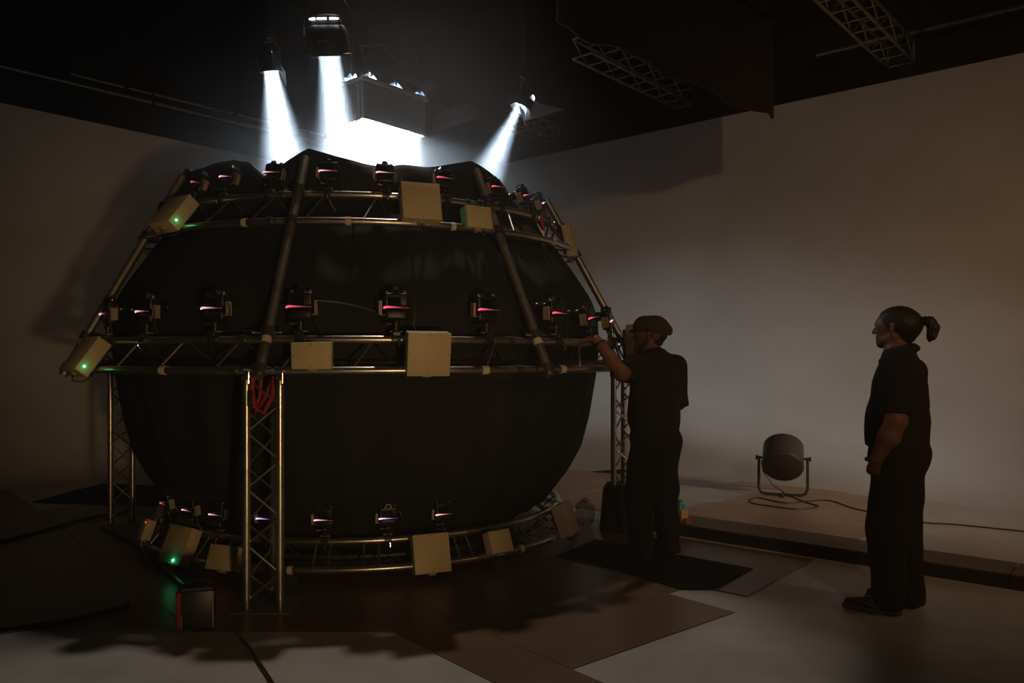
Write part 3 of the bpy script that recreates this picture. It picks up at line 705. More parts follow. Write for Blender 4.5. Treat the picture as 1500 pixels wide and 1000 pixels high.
# black cloth wrapped round the foot of the right column
c2 = P(-3, 2.27, 0)
rows = []
for k in range(9):
    u = k / 8; z = 0.0052 + 0.40 * u; row = []
    for i in range(49):
        t = 2 * math.pi * i / 48; sq = 1 / max(abs(math.cos(t)), abs(math.sin(t))) ** 0.6
        r = (0.205 - 0.035 * u - 0.03 * max(0, u - .9) * 10) * sq * (1 + 0.03 * math.sin(7 * t + 3 * u) + 0.02 * math.sin(13 * t))
        row.append((r * math.cos(t), r * math.sin(t) + .02, z))
    rows.append(row)
wr = MB().grid(rows).build('cloth_wrap', M['cloth'], smooth=60, mw=Matrix.Translation(c2)); tag(wr, 'black cloth wrapped round the foot of the column behind the capped man', 'cloth')
# clear plastic bag
bm = bmesh.new(); bmesh.ops.create_icosphere(bm, subdivisions=3, radius=1.0)
for v in bm.verts:
    h = 1 + 0.22 * math.sin(5 * v.co.x + 7 * v.co.y) * math.sin(6 * v.co.z + 2) + random.uniform(-.10, .10)
    v.co = Vector((v.co.x * .085 * h, v.co.y * .08 * h, v.co.z * .12 * h))
zmin = min(v.co.z for v in bm.verts)
for v in bm.verts: v.co.z -= zmin
me = bpy.data.meshes.new('plastic_bag'); bm.to_mesh(me); bm.free(); me.materials.append(M['film'])
pb = put('plastic_bag', me, None, T(*fp(857, 772), 0.0052)); tag(pb, 'crumpled clear plastic bag beside the wrapped column foot', 'plastic bag')
# tissue box on the timber edging
tb = thing('tissue_box', 'pale tissue box with turquoise tissue on the timber edging behind the capped man', 'box', T(*en(3.46, 6.15), PZ + 0.0025) @ RZ(-42))
MB().box((0, 0, 0.055), (0.22, 0.11, 0.11), bev=0.002).build('carton', M['card'], tb)
rows = [[(0.055 + 0.05 * math.cos(t) * (1 - .25 * u) * (1 + .25 * math.sin(3 * t + 4 * u)), 0.03 * math.sin(t) * (1 + .3 * math.sin(5 * t)), 0.108 + 0.075 * u + 0.01 * math.sin(4 * t) * u) for t in [2 * math.pi * k / 20 for k in range(21)]] for u in (0, .35, .7, 1)]
MB().grid(rows).build('tissue', M['tissue'], tb, smooth=0)
rc = MB().box((0, 0, .02), (.05, .05, .04), bev=.002).build('small_carton', M['redcard'], smooth=0, mw=T(*en(3.31, 6.12), PZ + .0025)); tag(rc, 'tiny red carton on the timber edging by the tissue box', 'carton')
# black case with a red side
cs_ = thing('equipment_case', 'small black equipment case with red end and metal edges on the floor', 'case', T(*fp(288, 918), 0.005) @ RZ(14))
MB().box((0.012, 0, 0.11), (0.165, 0.15, 0.21), bev=0.008, seg=2).build('body', M['plastic'], cs_)
MB().box((-0.083, 0, 0.11), (0.026, 0.146, 0.20), bev=0.006).build('red_end', M['red'], cs_)
MB().box((0.012, 0, 0.227), (0.172, 0.156, 0.024), bev=0.005).build('lid', M['plastic'], cs_)
MB().tube([(-.04, -.05, .24), (-.04, -.05, .262), (.075, -.05, .27), (.075, -.05, .24)], 0.005, 8).build('handle', M['chrome'], cs_)
MB().box((0.096, -0.076, 0.11), (0.005, 0.005, 0.20)).build('corner_edge', M['alu_dull'], cs_)
MB().box((-0.068, -0.076, 0.05), (0.006, 0.005, 0.07)).build('corner_edge', M['alu_dull'], cs_)
# drum floor lamp on the raised floor
lx, ly = fp(1147, 727, PZ)
dl = thing('floor_lamp', 'dark drum-shaped floor lamp on a U-shaped stand against the pale wall', 'lamp', T(lx, ly, PZ + 0.0055) @ RZ(-20))
Md = T(0, 0, 0.385) @ RX(-52)                # drum axis: local +z leans up and away
MB().lathe([(.001, -.15), (.175, -.145), (.195, -.13)], 36, Md).build('drum_back', M['drumback'], dl)
MB().lathe([(.195, -.13), (.200, -.12), (.200, .155), (.194, .155), (.19, .0), (.001, -.08)], 36, Md).build('drum', M['drum'], dl)
MB().lathe([(.2005, -.118), (.204, -.11), (.2005, -.10)], 36, Md).build('rim_band', M['drumback'], dl)
MB().tube([(-.232, 0, .40), (-.236, 0, .30), (-.236, 0, .08), (-.215, 0, .03), (-.17, 0, .016), (.17, 0, .016), (.215, 0, .03), (.236, 0, .08), (.236, 0, .30), (.232, 0, .40)], 0.015, 10).build('yoke', M['yoke'], dl)
for s in (-1, 1):
    k = MB().cyl((s * .195, 0, .385), (s * .25, 0, .385), 0.013, n=10).cyl((s * .25, 0, .385), (s * .268, 0, .385), 0.024, n=8).build('pivot_knob', M['yoke'], dl)
MB().cyl((0, -.13, .012), (0, .13, .012), 0.012, n=8).build('foot_bar', M['yoke'], dl)
MB().tube([(-.21, -.02, .36), (-.19, -.05, .25), (-.1, -.05, .12), (.02, -.03, .03), (.06, -.05, .008)], 0.006, 8).build('power_cable', M['cable'], dl)
def floor_cable(pix, z, r, label, name='floor_cable', m='cable'):
    pts = [Vector((*fp(x, y, z), z + r)) for x, y in pix]
    out = []
    for i in range(len(pts) - 1):                       # Catmull-Rom
        p0, p1, p2, p3 = pts[max(i - 1, 0)], pts[i], pts[i + 1], pts[min(i + 2, len(pts) - 1)]
        for t in np.linspace(0, 1, 7)[:-1]:
            out.append(0.5 * ((2 * p1) + (p2 - p0) * t + (2 * p0 - 5 * p1 + 4 * p2 - p3) * t * t + (3 * p1 - p0 - 3 * p2 + p3) * t ** 3))
    out.append(pts[-1]); o = out[0].copy()
    return tag(MB().tube([p - o for p in out], r, 8).build(name, M[m], mw=Matrix.Translation(o)), label, 'cable')
floor_cable([(1152, 724), (1172, 733), (1190, 739), (1199, 742), (1188, 745), (1160, 746), (1130, 742), (1104, 738), (1099, 733), (1108, 729), (1124, 732), (1150, 737), (1180, 735), (1205, 733), (1225, 736), (1250, 745), (1285, 752), (1345, 765), (1400, 769), (1500, 779), (1600, 788), (1800, 812), (2100, 850)], PZ + 0.0055, 0.006, 'black cable coiled by the floor lamp and trailing along the raised floor')
floor_cable([(-60, 935), (0, 926), (60, 918), (125, 906), (190, 888)], 0.005, 0.013, 'black cable lying across the dark floor toward the equipment case')
floor_cable([(352, 936), (366, 952), (382, 976), (400, 1004), (420, 1040)], 0.005, 0.008, 'black cable running out from the front column over the lit floor')
floor_cable([(150, 775), (200, 800), (235, 832), (270, 862)], 0.005, 0.018, 'thick dark cable loom bending round the low end of the dome')
floor_cable([(0, 796), (60, 780), (130, 760), (190, 752)], 0.005, 0.014, 'black cable on the dark floor by the darkest wall')

# ------------------------------------------------------------------ people: smooth distance-field bodies, one continuous mesh each
class SDF:
    def __init__(s): s.pr = []
    def ell(s, c, r, k=0.04, cut=None, sub=False): s.pr.append(('e', np.array(c, float), np.array(r, float), k, cut, sub)); return s
    def cone(s, a, b, r0, r1=None, k=0.03, scl=(1, 1, 1), cut=None, sub=False):
        s.pr.append(('c', np.array(a, float), np.array(b, float), (r0, r0 if r1 is None else r1), k, np.array(scl, float), cut, sub)); return s
    def chain(s, pts, rs, k=0.02):
        for i in range(len(pts) - 1): s.cone(pts[i], pts[i + 1], rs[i], rs[i + 1], k)
        return s
    def mesh(s, name, m, vox=0.006, wrinkle=None, zcut=None):
        lo = np.full(3, 1e9); hi = -lo
        for p in s.pr:
            if p[-1]: continue
            if p[0] == 'e': lo = np.minimum(lo, p[1] - p[2]); hi = np.maximum(hi, p[1] + p[2])
            else:
                R = max(p[3]) * p[5]
                lo = np.minimum(lo, np.minimum(p[1], p[2]) - R); hi = np.maximum(hi, np.maximum(p[1], p[2]) + R)
        lo -= 4 * vox + 0.01; hi += 4 * vox + 0.01
        n = np.ceil((hi - lo) / vox).astype(int) + 1
        F = np.full(n, 1.0, np.float32)
        ax = [lo[i] + vox * np.arange(n[i]) for i in range(3)]
        for p in s.pr:
            if p[0] == 'e': bl, bh = p[1] - p[2], p[1] + p[2]; k, cut, sub = p[3], p[4], p[5]
            else:
                R = max(p[3]) * p[5]; bl, bh = np.minimum(p[1], p[2]) - R, np.maximum(p[1], p[2]) + R; k, cut, sub = p[4], p[6], p[7]
            mg = k + 4 * vox
            i0 = np.maximum(((bl - mg - lo) / vox).astype(int), 0); i1 = np.minimum(((bh + mg - lo) / vox).astype(int) + 2, n)
            sl = tuple(slice(a, b) for a, b in zip(i0, i1))
            X, Y, Z = np.meshgrid(ax[0][sl[0]], ax[1][sl[1]], ax[2][sl[2]], indexing='ij', sparse=True)
            if p[0] == 'e':
                c, r = p[1], p[2]
                k0 = np.sqrt(((X - c[0]) / r[0]) ** 2 + ((Y - c[1]) / r[1]) ** 2 + ((Z - c[2]) / r[2]) ** 2)
                k1 = np.sqrt(((X - c[0]) / r[0] ** 2) ** 2 + ((Y - c[1]) / r[1] ** 2) ** 2 + ((Z - c[2]) / r[2] ** 2) ** 2)
                d = k0 * (k0 - 1) / np.maximum(k1, 1e-6)
            else:
                sc3 = p[5]; a = p[1] / sc3; b = p[2] / sc3; ba = b - a; L2 = max(ba @ ba, 1e-9)
                qx, qy, qz = X / sc3[0] - a[0], Y / sc3[1] - a[1], Z / sc3[2] - a[2]
                t = np.clip((qx * ba[0] + qy * ba[1] + qz * ba[2]) / L2, 0, 1)
                d = (np.sqrt((qx - t * ba[0]) ** 2 + (qy - t * ba[1]) ** 2 + (qz - t * ba[2]) ** 2) - (p[3][0] + (p[3][1] - p[3][0]) * t)) * sc3.min()
            if cut:
                for (q, nn) in cut:
                    nn = np.array(nn, float); nn /= np.linalg.norm(nn)
                    d = np.maximum(d, (X - q[0]) * nn[0] + (Y - q[1]) * nn[1] + (Z - q[2]) * nn[2])
            d = d.astype(np.float32); f = F[sl]
            if sub:
                h = np.maximum(k - np.abs(f + d), 0) / k; F[sl] = np.maximum(f, -d) + h * h * k / 4
            else:
                h = np.maximum(k - np.abs(f - d), 0) / k; F[sl] = np.minimum(f, d) - h * h * k / 4
        if wrinkle:
            X, Y, Z = np.meshgrid(*ax, indexing='ij', sparse=True)
            F = F + wrinkle(X, Y, Z).astype(np.float32)
        if zcut:
            X, Y, Z = np.meshgrid(*ax, indexing='ij', sparse=True)
            F = np.maximum(F, (zcut[0] - Z).astype(np.float32) + 0 * X + 0 * Y)
        # naive surface nets
        S = F < 0
        nx, ny, nz = F.shape
        cs = np.zeros((nx - 1, ny - 1, nz - 1), np.int8)
        for i in (0, 1):
            for j in (0, 1):
                for l in (0, 1): cs += S[i:nx - 1 + i, j:ny - 1 + j, l:nz - 1 + l]
        act = np.argwhere((cs > 0) & (cs < 8))
        idx = np.full(cs.shape, -1, np.int32); idx[tuple(act.T)] = np.arange(len(act))
        acc = np.zeros((len(act), 3)); cnt = np.zeros(len(act))
        corner = [(i, j, l) for i in (0, 1) for j in (0, 1) for l in (0, 1)]
        for a in corner:
            for d in range(3):
                if a[d]: continue
                b = list(a); b[d] = 1
                fa = F[act[:, 0] + a[0], act[:, 1] + a[1], act[:, 2] + a[2]]; fb = F[act[:, 0] + b[0], act[:, 1] + b[1], act[:, 2] + b[2]]
                mk = (fa < 0) != (fb < 0); t = np.where(mk, fa / np.where(mk, fa - fb, 1), 0)
                pt = np.tile(np.array(a, float), (len(act), 1)); pt[:, d] += t
                acc += pt * mk[:, None]; cnt += mk
        V_ = lo + vox * (act + acc / cnt[:, None])
        faces = []
        for d in range(3):
            e1, e2 = (d + 1) % 3, (d + 2) % 3
            s0 = [slice(1, -1)] * 3; s1 = [slice(1, -1)] * 3; s0[d] = slice(0, -1); s1[d] = slice(1, None)
            A, B = S[tuple(s0)], S[tuple(s1)]
            for flip, mk in ((False, A & ~B), (True, ~A & B)):
                q = np.argwhere(mk)
                if not len(q): continue
                off = np.ones(3, int); off[d] = 0; q = q + off
                def cell(u, v):
                    c = q.copy(); c[:, e1] -= u; c[:, e2] -= v; return idx[tuple(c.T)]
                f4 = np.stack([cell(1, 1), cell(0, 1), cell(0, 0), cell(1, 0)], 1)
                faces.append(f4[:, ::-1] if flip else f4)
        Fc = np.concatenate(faces); Fc = Fc[(Fc >= 0).all(1)]
        me = bpy.data.meshes.new(name); me.from_pydata(V_.tolist(), [], Fc.tolist()); me.materials.append(m); me.shade_smooth(); me.update()
        return me
def wr_cloth(sd, amp=0.004, f=22):
    r = np.random.RandomState(sd); p = r.rand(6) * 6.28
    return lambda X, Y, Z: amp * (np.sin(f * X + 9 * Z + p[0]) * np.sin(f * .8 * Y - 13 * Z + p[1]) + 0.7 * np.sin(f * 1.3 * Z + 12 * X + p[2]) * np.sin(15 * Y + p[3]))

def hand(s, wrist, dirn, palm_n, thumb_side, curl=0.6, size=1.0):
    """palm and five fingers appended to a body field; dirn = finger direction, palm_n = way the palm faces"""
    w = Vector(wrist); d = Vector(dirn).normalized(); n = Vector(palm_n); n = (n - d * n.dot(d)).normalized(); t = d.cross(n) * thumb_side
    for q in (-0.025, 0.0, 0.025):
        s.cone(w + t * q * .7 * size, w + d * .082 * size + t * q * size, 0.017 * size, 0.0145 * size, 0.012)
    for q, ln in ((0.031, .072), (0.011, .080), (-0.011, .074), (-0.031, .058)):
        b = w + d * .085 * size + t * q * size; pts = [b]; dd = d.copy(); L = ln * size
        for k, fr in enumerate((.45, .32, .23)):
            ang = curl * (0.6, 1.0, .8)[k]; dd = (dd * math.cos(ang) + n * math.sin(ang)).normalized()
            nn = (n * math.cos(ang) - dd * 0).normalized(); pts.append(pts[-1] + dd * L * fr); n_ = n
        s.chain(pts, [.0105 * size, .0098 * size, .009 * size, .008 * size], 0.006)
    b = w + d * .025 * size + t * .030 * size; td = (d * .6 + t * .65 + n * .35).normalized()
    p1 = b + td * .04 * size; p2 = p1 + (td * .6 + d * .5 + n * .45).normalized() * .033 * size
    s.chain([b, p1, p2], [.0135 * size, .0115 * size, .009 * size], 0.01)

def head(s, o, yaw=0.0):
    """o = base of skull, head looks along local +x turned by yaw degrees"""
    c, sn = math.cos(RAD(yaw)), math.sin(RAD(yaw))
    def p(x, y, z): return (o[0] + x * c - y * sn, o[1] + x * sn + y * c, o[2] + z)
    def el(x, y, z, r, k=.02, sub=False):
        # ellipsoids are axis aligned: long heads are made from two blended ones so that yaw still reads
        s.ell(p(x, y, z), r, k, None, sub)
    s.cone(p(-.055, 0, .115), p(.03, 0, .118), .082, .078, .03); s.ell(p(-.015, 0, .15), (.085, .075, .068), .03)
    s.cone(p(.045, 0, .10), p(.055, 0, .045), .060, .050, .03)
    s.cone(p(.02, 0, .025), p(.078, 0, .012), .048, .026, .03)           # jaw to chin
    s.cone(p(-.01, .05, .045), p(.05, .03, .018), .025, .022, .02); s.cone(p(-.01, -.05, .045), p(.05, -.03, .018), .025, .022, .02)
    s.cone(p(.092, -.03, .118), p(.092, .03, .118), .013, .013, .015)    # brow
    s.chain([p(.104, 0, .108), p(.118, 0, .086), p(.127, 0, .072)], [.008, .010, .0125], .010)
    s.cone(p(.112, -.012, .068), p(.112, .012, .068), .009, .009, .008)
    s.cone(p(.101, -.016, .045), p(.101, .016, .045), .0085, .0085, .006); s.cone(p(.099, -.014, .033), p(.099, .014, .033), .009, .009, .006)
    s.ell(p(.092, 0, .010), (.018, .02, .016), .015)
    for y in (.032, -.032): s.ell(p(.108, y, .100), (.012, .014, .009), .008, None, True)
    for y in (.080, -.080):
        s.cone(p(-.015, y, .112), p(-.008, y, .068), .014, .009, .008, (1, 1, 1)); s.cone(p(-.022, y * 1.08, .11), p(-.012, y * 1.05, .075), .010, .007, .006)
    return p

def shoe(name, root, c, yaw, L=0.30, mark=False):
    mw = Matrix.Translation(Vector(c)) @ RZ(yaw)                            # local +x to the toe, origin under the heel centre
    so = SDF().cone((-.02, 0, .022), (L * .33, 0, .020), .042, .038, .02, (1, 1, .5)).cone((L * .33, 0, .020), (L * .72, -.004, .022), .038, .044, .02, (1, 1, .5))
    up = SDF().cone((-.015, 0, .055), (L * .35, 0, .06), .036, .036, .03).cone((L * .35, 0, .058), (L * .72, -.003, .042), .036, .034, .03, (1, 1.1, .9)).cone((0.0, 0, .06), (0.0, 0, .105), .040, .043, .02, cut=[((0, 0, .115), (-.1, 0, 1))])
    u = put(name, up.mesh(name, M['shoe'], .005, zcut=(0.018,)), root, mw)
    put('sole', so.mesh('sole', M['sole'], .005, zcut=(0.002,)), u)
    for k in range(4):
        x = L * (.26 + .075 * k); z = .098 - .009 * k
        MB().tube([(x, -.026, z - .014), (x, 0, z), (x, .026, z - .014)], .0035, 6).build('lace', M['sole'], u)
    if mark:
        pts = [(-.005, .044, .066), (.04, .045, .048), (.075, .045, .045), (.12, .043, .060), (.165, .038, .078)]
        pts = [(x, y + .001, z) for x, y, z in pts]
        MB().tube(pts, [.003, .008, .009, .006, .002], 8).build('side_mark', M['mark'], u)
    return u

# ---- person watching: profile, ponytail, hand in pocket ----------------
F1 = math.degrees(math.atan2(0.60, -0.80))
p1 = thing('person', 'person with ponytail in black polo shirt watching with a hand in the pocket', 'person', T(2.285, 4.76, 0) @ RZ(F1))
b = SDF()
b.ell((-.03, 0, 1.29), (.135, .20, .25), .06).ell((-.005, 0, 1.06), (.14, .18, .18), .06).ell((-.035, 0, .93), (.145, .18, .14), .05)
for s_ in (1, -1):
    b.cone((-.045, s_ * .17, 1.43), (-.02, 0, 1.51), .068, .066, .05)
    b.cone((-.02, s_ * .10, .88), (.025, s_ * .115, .48), .100, .062, .05)
    b.chain([(.025, s_ * .11, .48), (.005, s_ * .11, .34), (.0, s_ * .115, .08)] if s_ > 0 else [(.0, -.11, .48), (-.03, -.11, .34), (-.055, -.11, .08)], [.058, .050, .040], .02)
    b.cone((.0 if s_ > 0 else -.055, s_ * .115, .06), ((.13 if s_ > 0 else .075), s_ * .125, .045), .04, .032, .02)
b.cone((-.03, 0, 1.46), (-.012, 0, 1.62), .072, .064, .04)
# near (left) arm: bent, hand going into the front pocket
b.chain([(-.05, .225, 1.42), (-.065, .285, 1.15)], [.066, .052], .04)
b.chain([(-.065, .285, 1.15), (-.03, .285, 1.06), (.045, .240, .930)], [.058, .056, .037], .03)
hand(b, (.05, .234, .92), (.30, -.52, -.80), (-.2, -1, .1), -1, .3)
b.chain([(-.05, -.225, 1.42), (-.065, -.285, 1.15)], [.066, .052], .04)
b.chain([(-.065, -.285, 1.15), (-.015, -.285, 1.06), (.075, -.24, .915)], [.055, .053, .034], .03)
hand(b, (.082, -.236, .905), (.45, .25, -.85), (-.3, 1, .05), 1, .35)
HO = (-.005, 0, 1.588); HY = -10
hp = head(b, HO, HY)
bd = put('body', b.mesh('body', M['skin'], .0055), p1)
for y in (.032, -.032):
    MB().lathe([(.0001, .010), (.007, .007), (.010, 0), (.007, -.007), (.0001, -.010)], 12, Matrix.Translation(Vector(hp(.092, y, .100)))).build('eye', M['eye'], bd)
hr = SDF().cone(hp(-.058, 0, .118), hp(.022, 0, .124), .090, .085, .03, cut=[(hp(.02, 0, .10), (.85, -.15, -.62))]).ell(hp(-.02, 0, .152), (.092, .082, .073), .02, cut=[(hp(.055, 0, .16), (.9, -.1, -.45))])
hr.cone(hp(-.09, 0, .11), hp(-.07, 0, .045), .06, .045, .03)
for y in (.078, -.078): hr.cone(hp(-.005, y * .96, .11), hp(-.002, y * .97, .075), .012, .008, .01)
ho = put('hair', hr.mesh('hair', M['hair'], .005, wrinkle=lambda X, Y, Z: .0012 * np.sin(260 * Y + 60 * Z) + 0 * X), p1)
pt = SDF().chain([hp(-.14, 0, .115), hp(-.165, 0, .135), hp(-.195, .004, .125), hp(-.212, 0, .09), hp(-.205, .004, .045), hp(-.195, .008, .02)], [.014, .020, .029, .031, .026, .012], .015)
pt.cone(hp(-.20, .012, .08), hp(-.225, .016, .03), .016, .007, .01).cone(hp(-.195, -.012, .07), hp(-.185, -.02, .012), .016, .006, .01)
po_ = put('ponytail', pt.mesh('ponytail', M['hair'], .004, wrinkle=lambda X, Y, Z: .0018 * np.sin(300 * X + 150 * Y + 40 * Z)), ho)
br = SDF().cone(hp(.03, 0, .012), hp(.080, 0, .004), .050, .030, .02, cut=[(hp(.0, 0, .028), (-.3, 0, 1))]).cone(hp(-.005, .052, .05), hp(.05, .034, .012), .024, .022, .015).cone(hp(-.005, -.052, .05), hp(.05, -.034, .012), .024, .022, .015)
put('beard', br.mesh('beard', M['beard'], .005, wrinkle=lambda X, Y, Z: .001 * np.sin(300 * X) * np.sin(280 * Z) + 0 * Y), p1)
sh = SDF()
sh.ell((-.03, 0, 1.29), (.152, .218, .265), .06).ell((.0, 0, 1.09), (.158, .20, .20), .07).cone((-.022, 0, 1.12), (-.020, 0, .93), .166, .170, .05, (1, 1.17, 1), cut=[((0, 0, .985), (0.05, 0, -1))])
for s_ in (1, -1):
    sh.cone((-.045, s_ * .185, 1.425), (-.02, 0, 1.515), .080, .074, .05)
    sh.cone((-.05, s_ * .222, 1.42), (-.066, s_ * .285, 1.13), .086, .080, .05, cut=[((-.062, s_ * .272, 1.185), (-.06, s_ * .2, -1))])
for k in range(20):                                                    # collar
    t0, t1 = 2 * math.pi * k / 20, 2 * math.pi * (k + 1) / 20
    q = lambda t: (-.025 + .080 * math.cos(t), .080 * math.sin(t), 1.545 - .032 * math.cos(t))
    sh.cone(q(t0), q(t1), .016, .016, .008, (1, 1, 1.0))
    q2 = lambda t: (-.025 + .096 * math.cos(t), .098 * math.sin(t), 1.522 - .04 * math.cos(t))
    sh.cone(q2(t0), q2(t1), .015, .015, .012)
st_ = put('polo_shirt', sh.mesh('polo_shirt', M['shirt'], .0065, wrinkle=wr_cloth(1, .0035)), p1)
tr_ = SDF().ell((-.02, 0, .94), (.165, .20, .16), .05, cut=[((0, 0, 1.02), (0, 0, 1))])
tr_.cone((-.02, .085, .90), (.02, .108, .50), .132, .108, .05).cone((.02, .108, .50), (.005, .115, .055), .108, .088, .05, cut=[((0, 0, .045), (0.15, 0, -1))])
tr_.cone((-.03, -.085, .90), (-.02, -.105, .50), .132, .110, .05).cone((-.02, -.105, .50), (-.06, -.105, .055), .110, .090, .05, cut=[((0, 0, .045), (0.15, 0, -1))])
tr_.ell((-.085, 0, .90), (.095, .15, .13), .05)
put('trousers', tr_.mesh('trousers', M['trouser'], .0065, wrinkle=wr_cloth(2, .005, 18)), p1)
shoe('shoe', p1, (-.005, .125, 0), 6, .31, True); shoe('shoe', p1, (-.065, -.115, 0), -8, .31)

# ---- person in flat cap, reaching to the ring ---------------------------
F2 = math.degrees(math.atan2(0.87, -0.50))
ORG = Vector((1.075, 6.02, 0.0145))
MW2 = Matrix.Translation(ORG) @ RZ(F2)
p2 = thing('person', 'person in flat cap and black shirt reaching for the truss ring', 'person', MW2)
inv2 = MW2.inverted()
hc = P(-33.5, 2.20, 1.617)                                                # chord under the left hand
tang = Vector((-math.sin(RAD(-33.5)), math.cos(RAD(-33.5)), 0)); outw = Vector((math.cos(RAD(-33.5)), math.sin(RAD(-33.5)), 0))
wl = inv2 @ (hc + outw * 0.085 + Vector((0, 0, 0.022))); el_ = Vector((-.10, .385, 1.375))
hd = (inv2.to_3x3() @ (-outw)); pn = Vector((0, 0, -1)); 
b = SDF()
b.ell((-.01, 0, 1.28), (.125, .195, .25), .06).ell((.02, 0, 1.05), (.135, .17, .18), .06).ell((-.02, 0, .92), (.135, .17, .13), .05)
for s_ in (1, -1):
    b.cone((-.01, s_ * .165, 1.42), (.0, 0, 1.49), .066, .066, .05)
    b.cone((-.01, s_ * .09, .87), (.02, s_ * .11, .48), .095, .060, .05)
    b.chain([(.025, s_ * .115, .48), (.008, s_ * .12, .33), (-.015, s_ * .125, .08)], [.056, .048, .040], .02)
    b.cone((-.02, s_ * .11, .055), (.12, s_ * .125, .045), .04, .032, .02)
b.cone((.0, 0, 1.45), (.035, .01, 1.60), .068, .060, .04)
b.chain([(-.01, .215, 1.425), tuple(el_)], [.064, .052], .04)
b.chain([tuple(el_), tuple(el_.lerp(wl, .4)), tuple(wl)], [.052, .050, .033], .03)
hand(b, tuple(wl), hd, (0, 0, -1), -1, .75)
b.chain([(-.01, -.215, 1.425), (.03, -.262, 1.14)], [.064, .052], .04)
b.chain([(.03, -.262, 1.14), (.10, -.22, 1.17), (.22, -.06, 1.32)], [.052, .050, .033], .03)
hand(b, (.228, -.052, 1.328), (.7, .5, .5), (0, .3, -1), 1, .6)
HO2 = (.045, .012, 1.565); HY2 = 38
hp2 = head(b, HO2, HY2)
bd2 = put('body', b.mesh('body', M['skin'], .0055), p2)
for y in (.032, -.032):
    MB().lathe([(.0001, .010), (.007, .007), (.010, 0), (.007, -.007), (.0001, -.010)], 12, Matrix.Translation(Vector(hp2(.092, y, .100)))).build('eye', M['eye'], bd2)
cp = SDF().cone(hp2(-.055, 0, .150), hp2(.035, 0, .158), .094, .090, .04).cone(hp2(-.115, 0, .125), hp2(-.04, 0, .155), .060, .085, .04, (1, 1, .8))
cp.ell(hp2(-.01, 0, .075), (.15, .15, .048), .01, None, True)
co_ = put('flat_cap', cp.mesh('flat_cap', M['cap'], .005, wrinkle=wr_cloth(5, .002, 40)), p2)
bi = SDF().cone(hp2(.095, -.035, .135), hp2(.095, .035, .135), .033, .033, .02, (1, 1, .35)).cone(hp2(.112, -.02, .128), hp2(.112, .02, .128), .028, .028, .02, (1, 1, .35))
put('cap_brim', bi.mesh('cap_brim', M['cap'], .005), co_)
hr2 = SDF().cone(hp2(-.062, 0, .10), hp2(-.05, 0, .06), .077, .060, .03).cone(hp2(-.03, .07, .11), hp2(-.01, .072, .07), .02, .014, .01).cone(hp2(-.03, -.07, .11), hp2(-.01, -.072, .07), .02, .014, .01)
put('hair', hr2.mesh('hair', M['hair'], .005), p2)
br2 = SDF().cone(hp2(.03, 0, .008), hp2(.088, 0, -.012), .054, .034, .02).cone(hp2(-.002, .054, .05), hp2(.05, .036, .01), .026, .026, .015).cone(hp2(-.002, -.054, .05), hp2(.05, -.036, .01), .026, .026, .015)
put('beard', br2.mesh('beard', M['beard'], .005, wrinkle=lambda X, Y, Z: .0015 * np.sin(260 * X) * np.sin(240 * Z) + 0 * Y), p2)
sh = SDF()
sh.ell((-.01, 0, 1.28), (.145, .215, .265), .06).ell((.02, 0, 1.06), (.155, .20, .20), .07).cone((-.005, 0, 1.15), (-.005, 0, .80), .165, .162, .05, (1, 1.18, 1), cut=[((0, 0, .835), (0.04, .05, -1))])
sdir = (el_ - Vector((-.01, .215, 1.425))).normalized()
for s_, e_ in ((1, el_), (-1, Vector((.03, -.262, 1.14)))):
    a_ = Vector((-.01, s_ * .205, 1.425)); dd = (e_ - a_).normalized(); q = e_ - dd * (.045 if s_ > 0 else -.015)
    sh.cone((-.01, s_ * .18, 1.42), (.0, 0, 1.495), .080, .072, .05)
    sh.cone(tuple(a_), tuple(e_), .086, .082, .05, cut=[(tuple(q), tuple(dd))])
for k in range(20):
    t0, t1 = 2 * math.pi * k / 20, 2 * math.pi * (k + 1) / 20
    q = lambda t: (.005 + .078 * math.cos(t), .080 * math.sin(t), 1.515 - .028 * math.cos(t)); sh.cone(q(t0), q(t1), .016, .016, .010)
    q2 = lambda t: (.003 + .094 * math.cos(t), .097 * math.sin(t), 1.492 - .034 * math.cos(t)); sh.cone(q2(t0), q2(t1), .016, .016, .014)
put('work_shirt', sh.mesh('work_shirt', M['shirt'], .0065, wrinkle=wr_cloth(3, .0045)), p2)
tr_ = SDF().ell((-.015, 0, .90), (.155, .19, .14), .05, cut=[((0, 0, 1.0), (0, 0, 1))]).ell((-.08, 0, .85), (.10, .15, .11), .05)
for s_ in (1, -1):
    tr_.cone((-.015, s_ * .085, .87), (.03, s_ * .122, .48), .125, .106, .05).cone((.03, s_ * .122, .48), (-.015, s_ * .132, .05), .104, .086, .04, cut=[((0, 0, .035), (0.1, 0, -1))])
put('trousers', tr_.mesh('trousers', M['trouser'], .0065, wrinkle=wr_cloth(4, .006, 18)), p2)
wb = wl.lerp(el_, .12); ax_ = (el_ - wl).normalized()
x_, y_ = frame_of(ax_)
MB().tube([wb + (x_ * math.cos(t) + y_ * math.sin(t)) * .040 for t in [2 * math.pi * k / 20 for k in range(20)]], .0065, 8, closed=True).build('wristband', M['camblack'], p2)
shoe('shoe', p2, (-.02, .12, 0), 8, .30); shoe('shoe', p2, (-.02, -.12, 0), -14, .30)

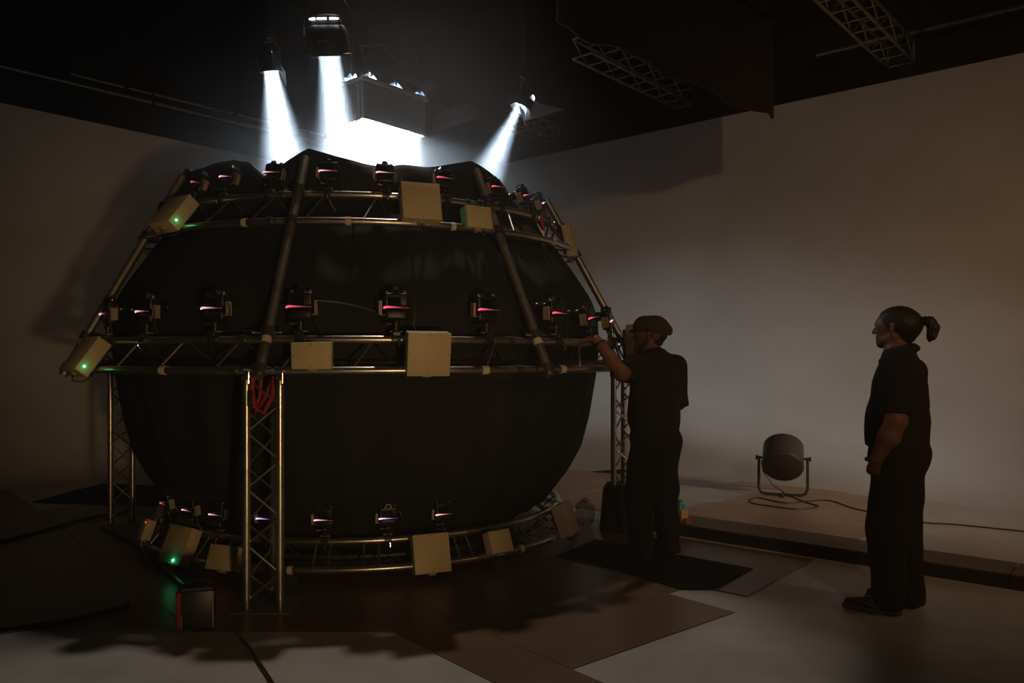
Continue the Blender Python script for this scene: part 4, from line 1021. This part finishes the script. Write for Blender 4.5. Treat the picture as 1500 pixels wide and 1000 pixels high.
# ------------------------------------------------------------------ haze in the studio air
def haze_mat(name, dens, cloud=None):
    hz = bpy.data.materials.new(name); hz.use_nodes = True; nt = hz.node_tree; nt.nodes.clear()
    oo = nt.nodes.new('ShaderNodeOutputMaterial'); vs_ = nt.nodes.new('ShaderNodeVolumeScatter')
    vs_.inputs['Color'].default_value = (0.95, 0.97, 1.0, 1); vs_.inputs['Density'].default_value = dens; vs_.inputs['Anisotropy'].default_value = 0.15
    nt.links.new(vs_.outputs[0], oo.inputs['Volume'])
    if cloud:                                                   # thins out toward the edge of the cloud, with drifting wisps
        tc = nt.nodes.new('ShaderNodeTexCoord'); ln = nt.nodes.new('ShaderNodeVectorMath'); ln.operation = 'LENGTH'
        nt.links.new(tc.outputs['Object'], ln.inputs[0])
        r = nt.nodes.new('ShaderNodeMapRange'); r.interpolation_type = 'SMOOTHSTEP'
        r.inputs['From Min'].default_value = 1.0; r.inputs['From Max'].default_value = 0.15; r.inputs['To Min'].default_value = 0.0; r.inputs['To Max'].default_value = dens
        nt.links.new(ln.outputs['Value'], r.inputs['Value'])
        n = nt.nodes.new('ShaderNodeTexNoise'); n.inputs['Scale'].default_value = 2.6; n.inputs['Detail'].default_value = 2.0
        nt.links.new(tc.outputs['Object'], n.inputs['Vector'])
        m2 = nt.nodes.new('ShaderNodeMapRange'); m2.inputs['From Min'].default_value = 0.3; m2.inputs['From Max'].default_value = 0.7; m2.inputs['To Min'].default_value = 0.55; m2.inputs['To Max'].default_value = 1.35
        nt.links.new(n.outputs['Fac'], m2.inputs['Value'])
        mu = nt.nodes.new('ShaderNodeMath'); mu.operation = 'MULTIPLY'
        nt.links.new(r.outputs[0], mu.inputs[0]); nt.links.new(m2.outputs[0], mu.inputs[1]); nt.links.new(mu.outputs[0], vs_.inputs['Density'])
    return hz
hb = MB().prism([en(-4.1, -3.6), en(-4.1, 9.3), en(10.8, 9.3), en(10.8, -3.6)], 0.02, 6.9).build('haze', haze_mat('studio_haze', 0.005), smooth=0)
tag(hb, 'thin smoky haze filling the studio air', 'haze', kind='stuff')
bm = bmesh.new(); bmesh.ops.create_icosphere(bm, subdivisions=3, radius=1.0)
me = bpy.data.meshes.new('smoke'); bm.to_mesh(me); bm.free(); me.materials.append(haze_mat('smoke_over_dome', 0.08, True))
ck = put('smoke', me, None, T(-1.15, 7.05, 3.25) @ Matrix.Diagonal((2.6, 2.2, 1.45, 1))); tag(ck, 'bright smoke drifting in the lamp beams over the open dome', 'smoke', kind='stuff')
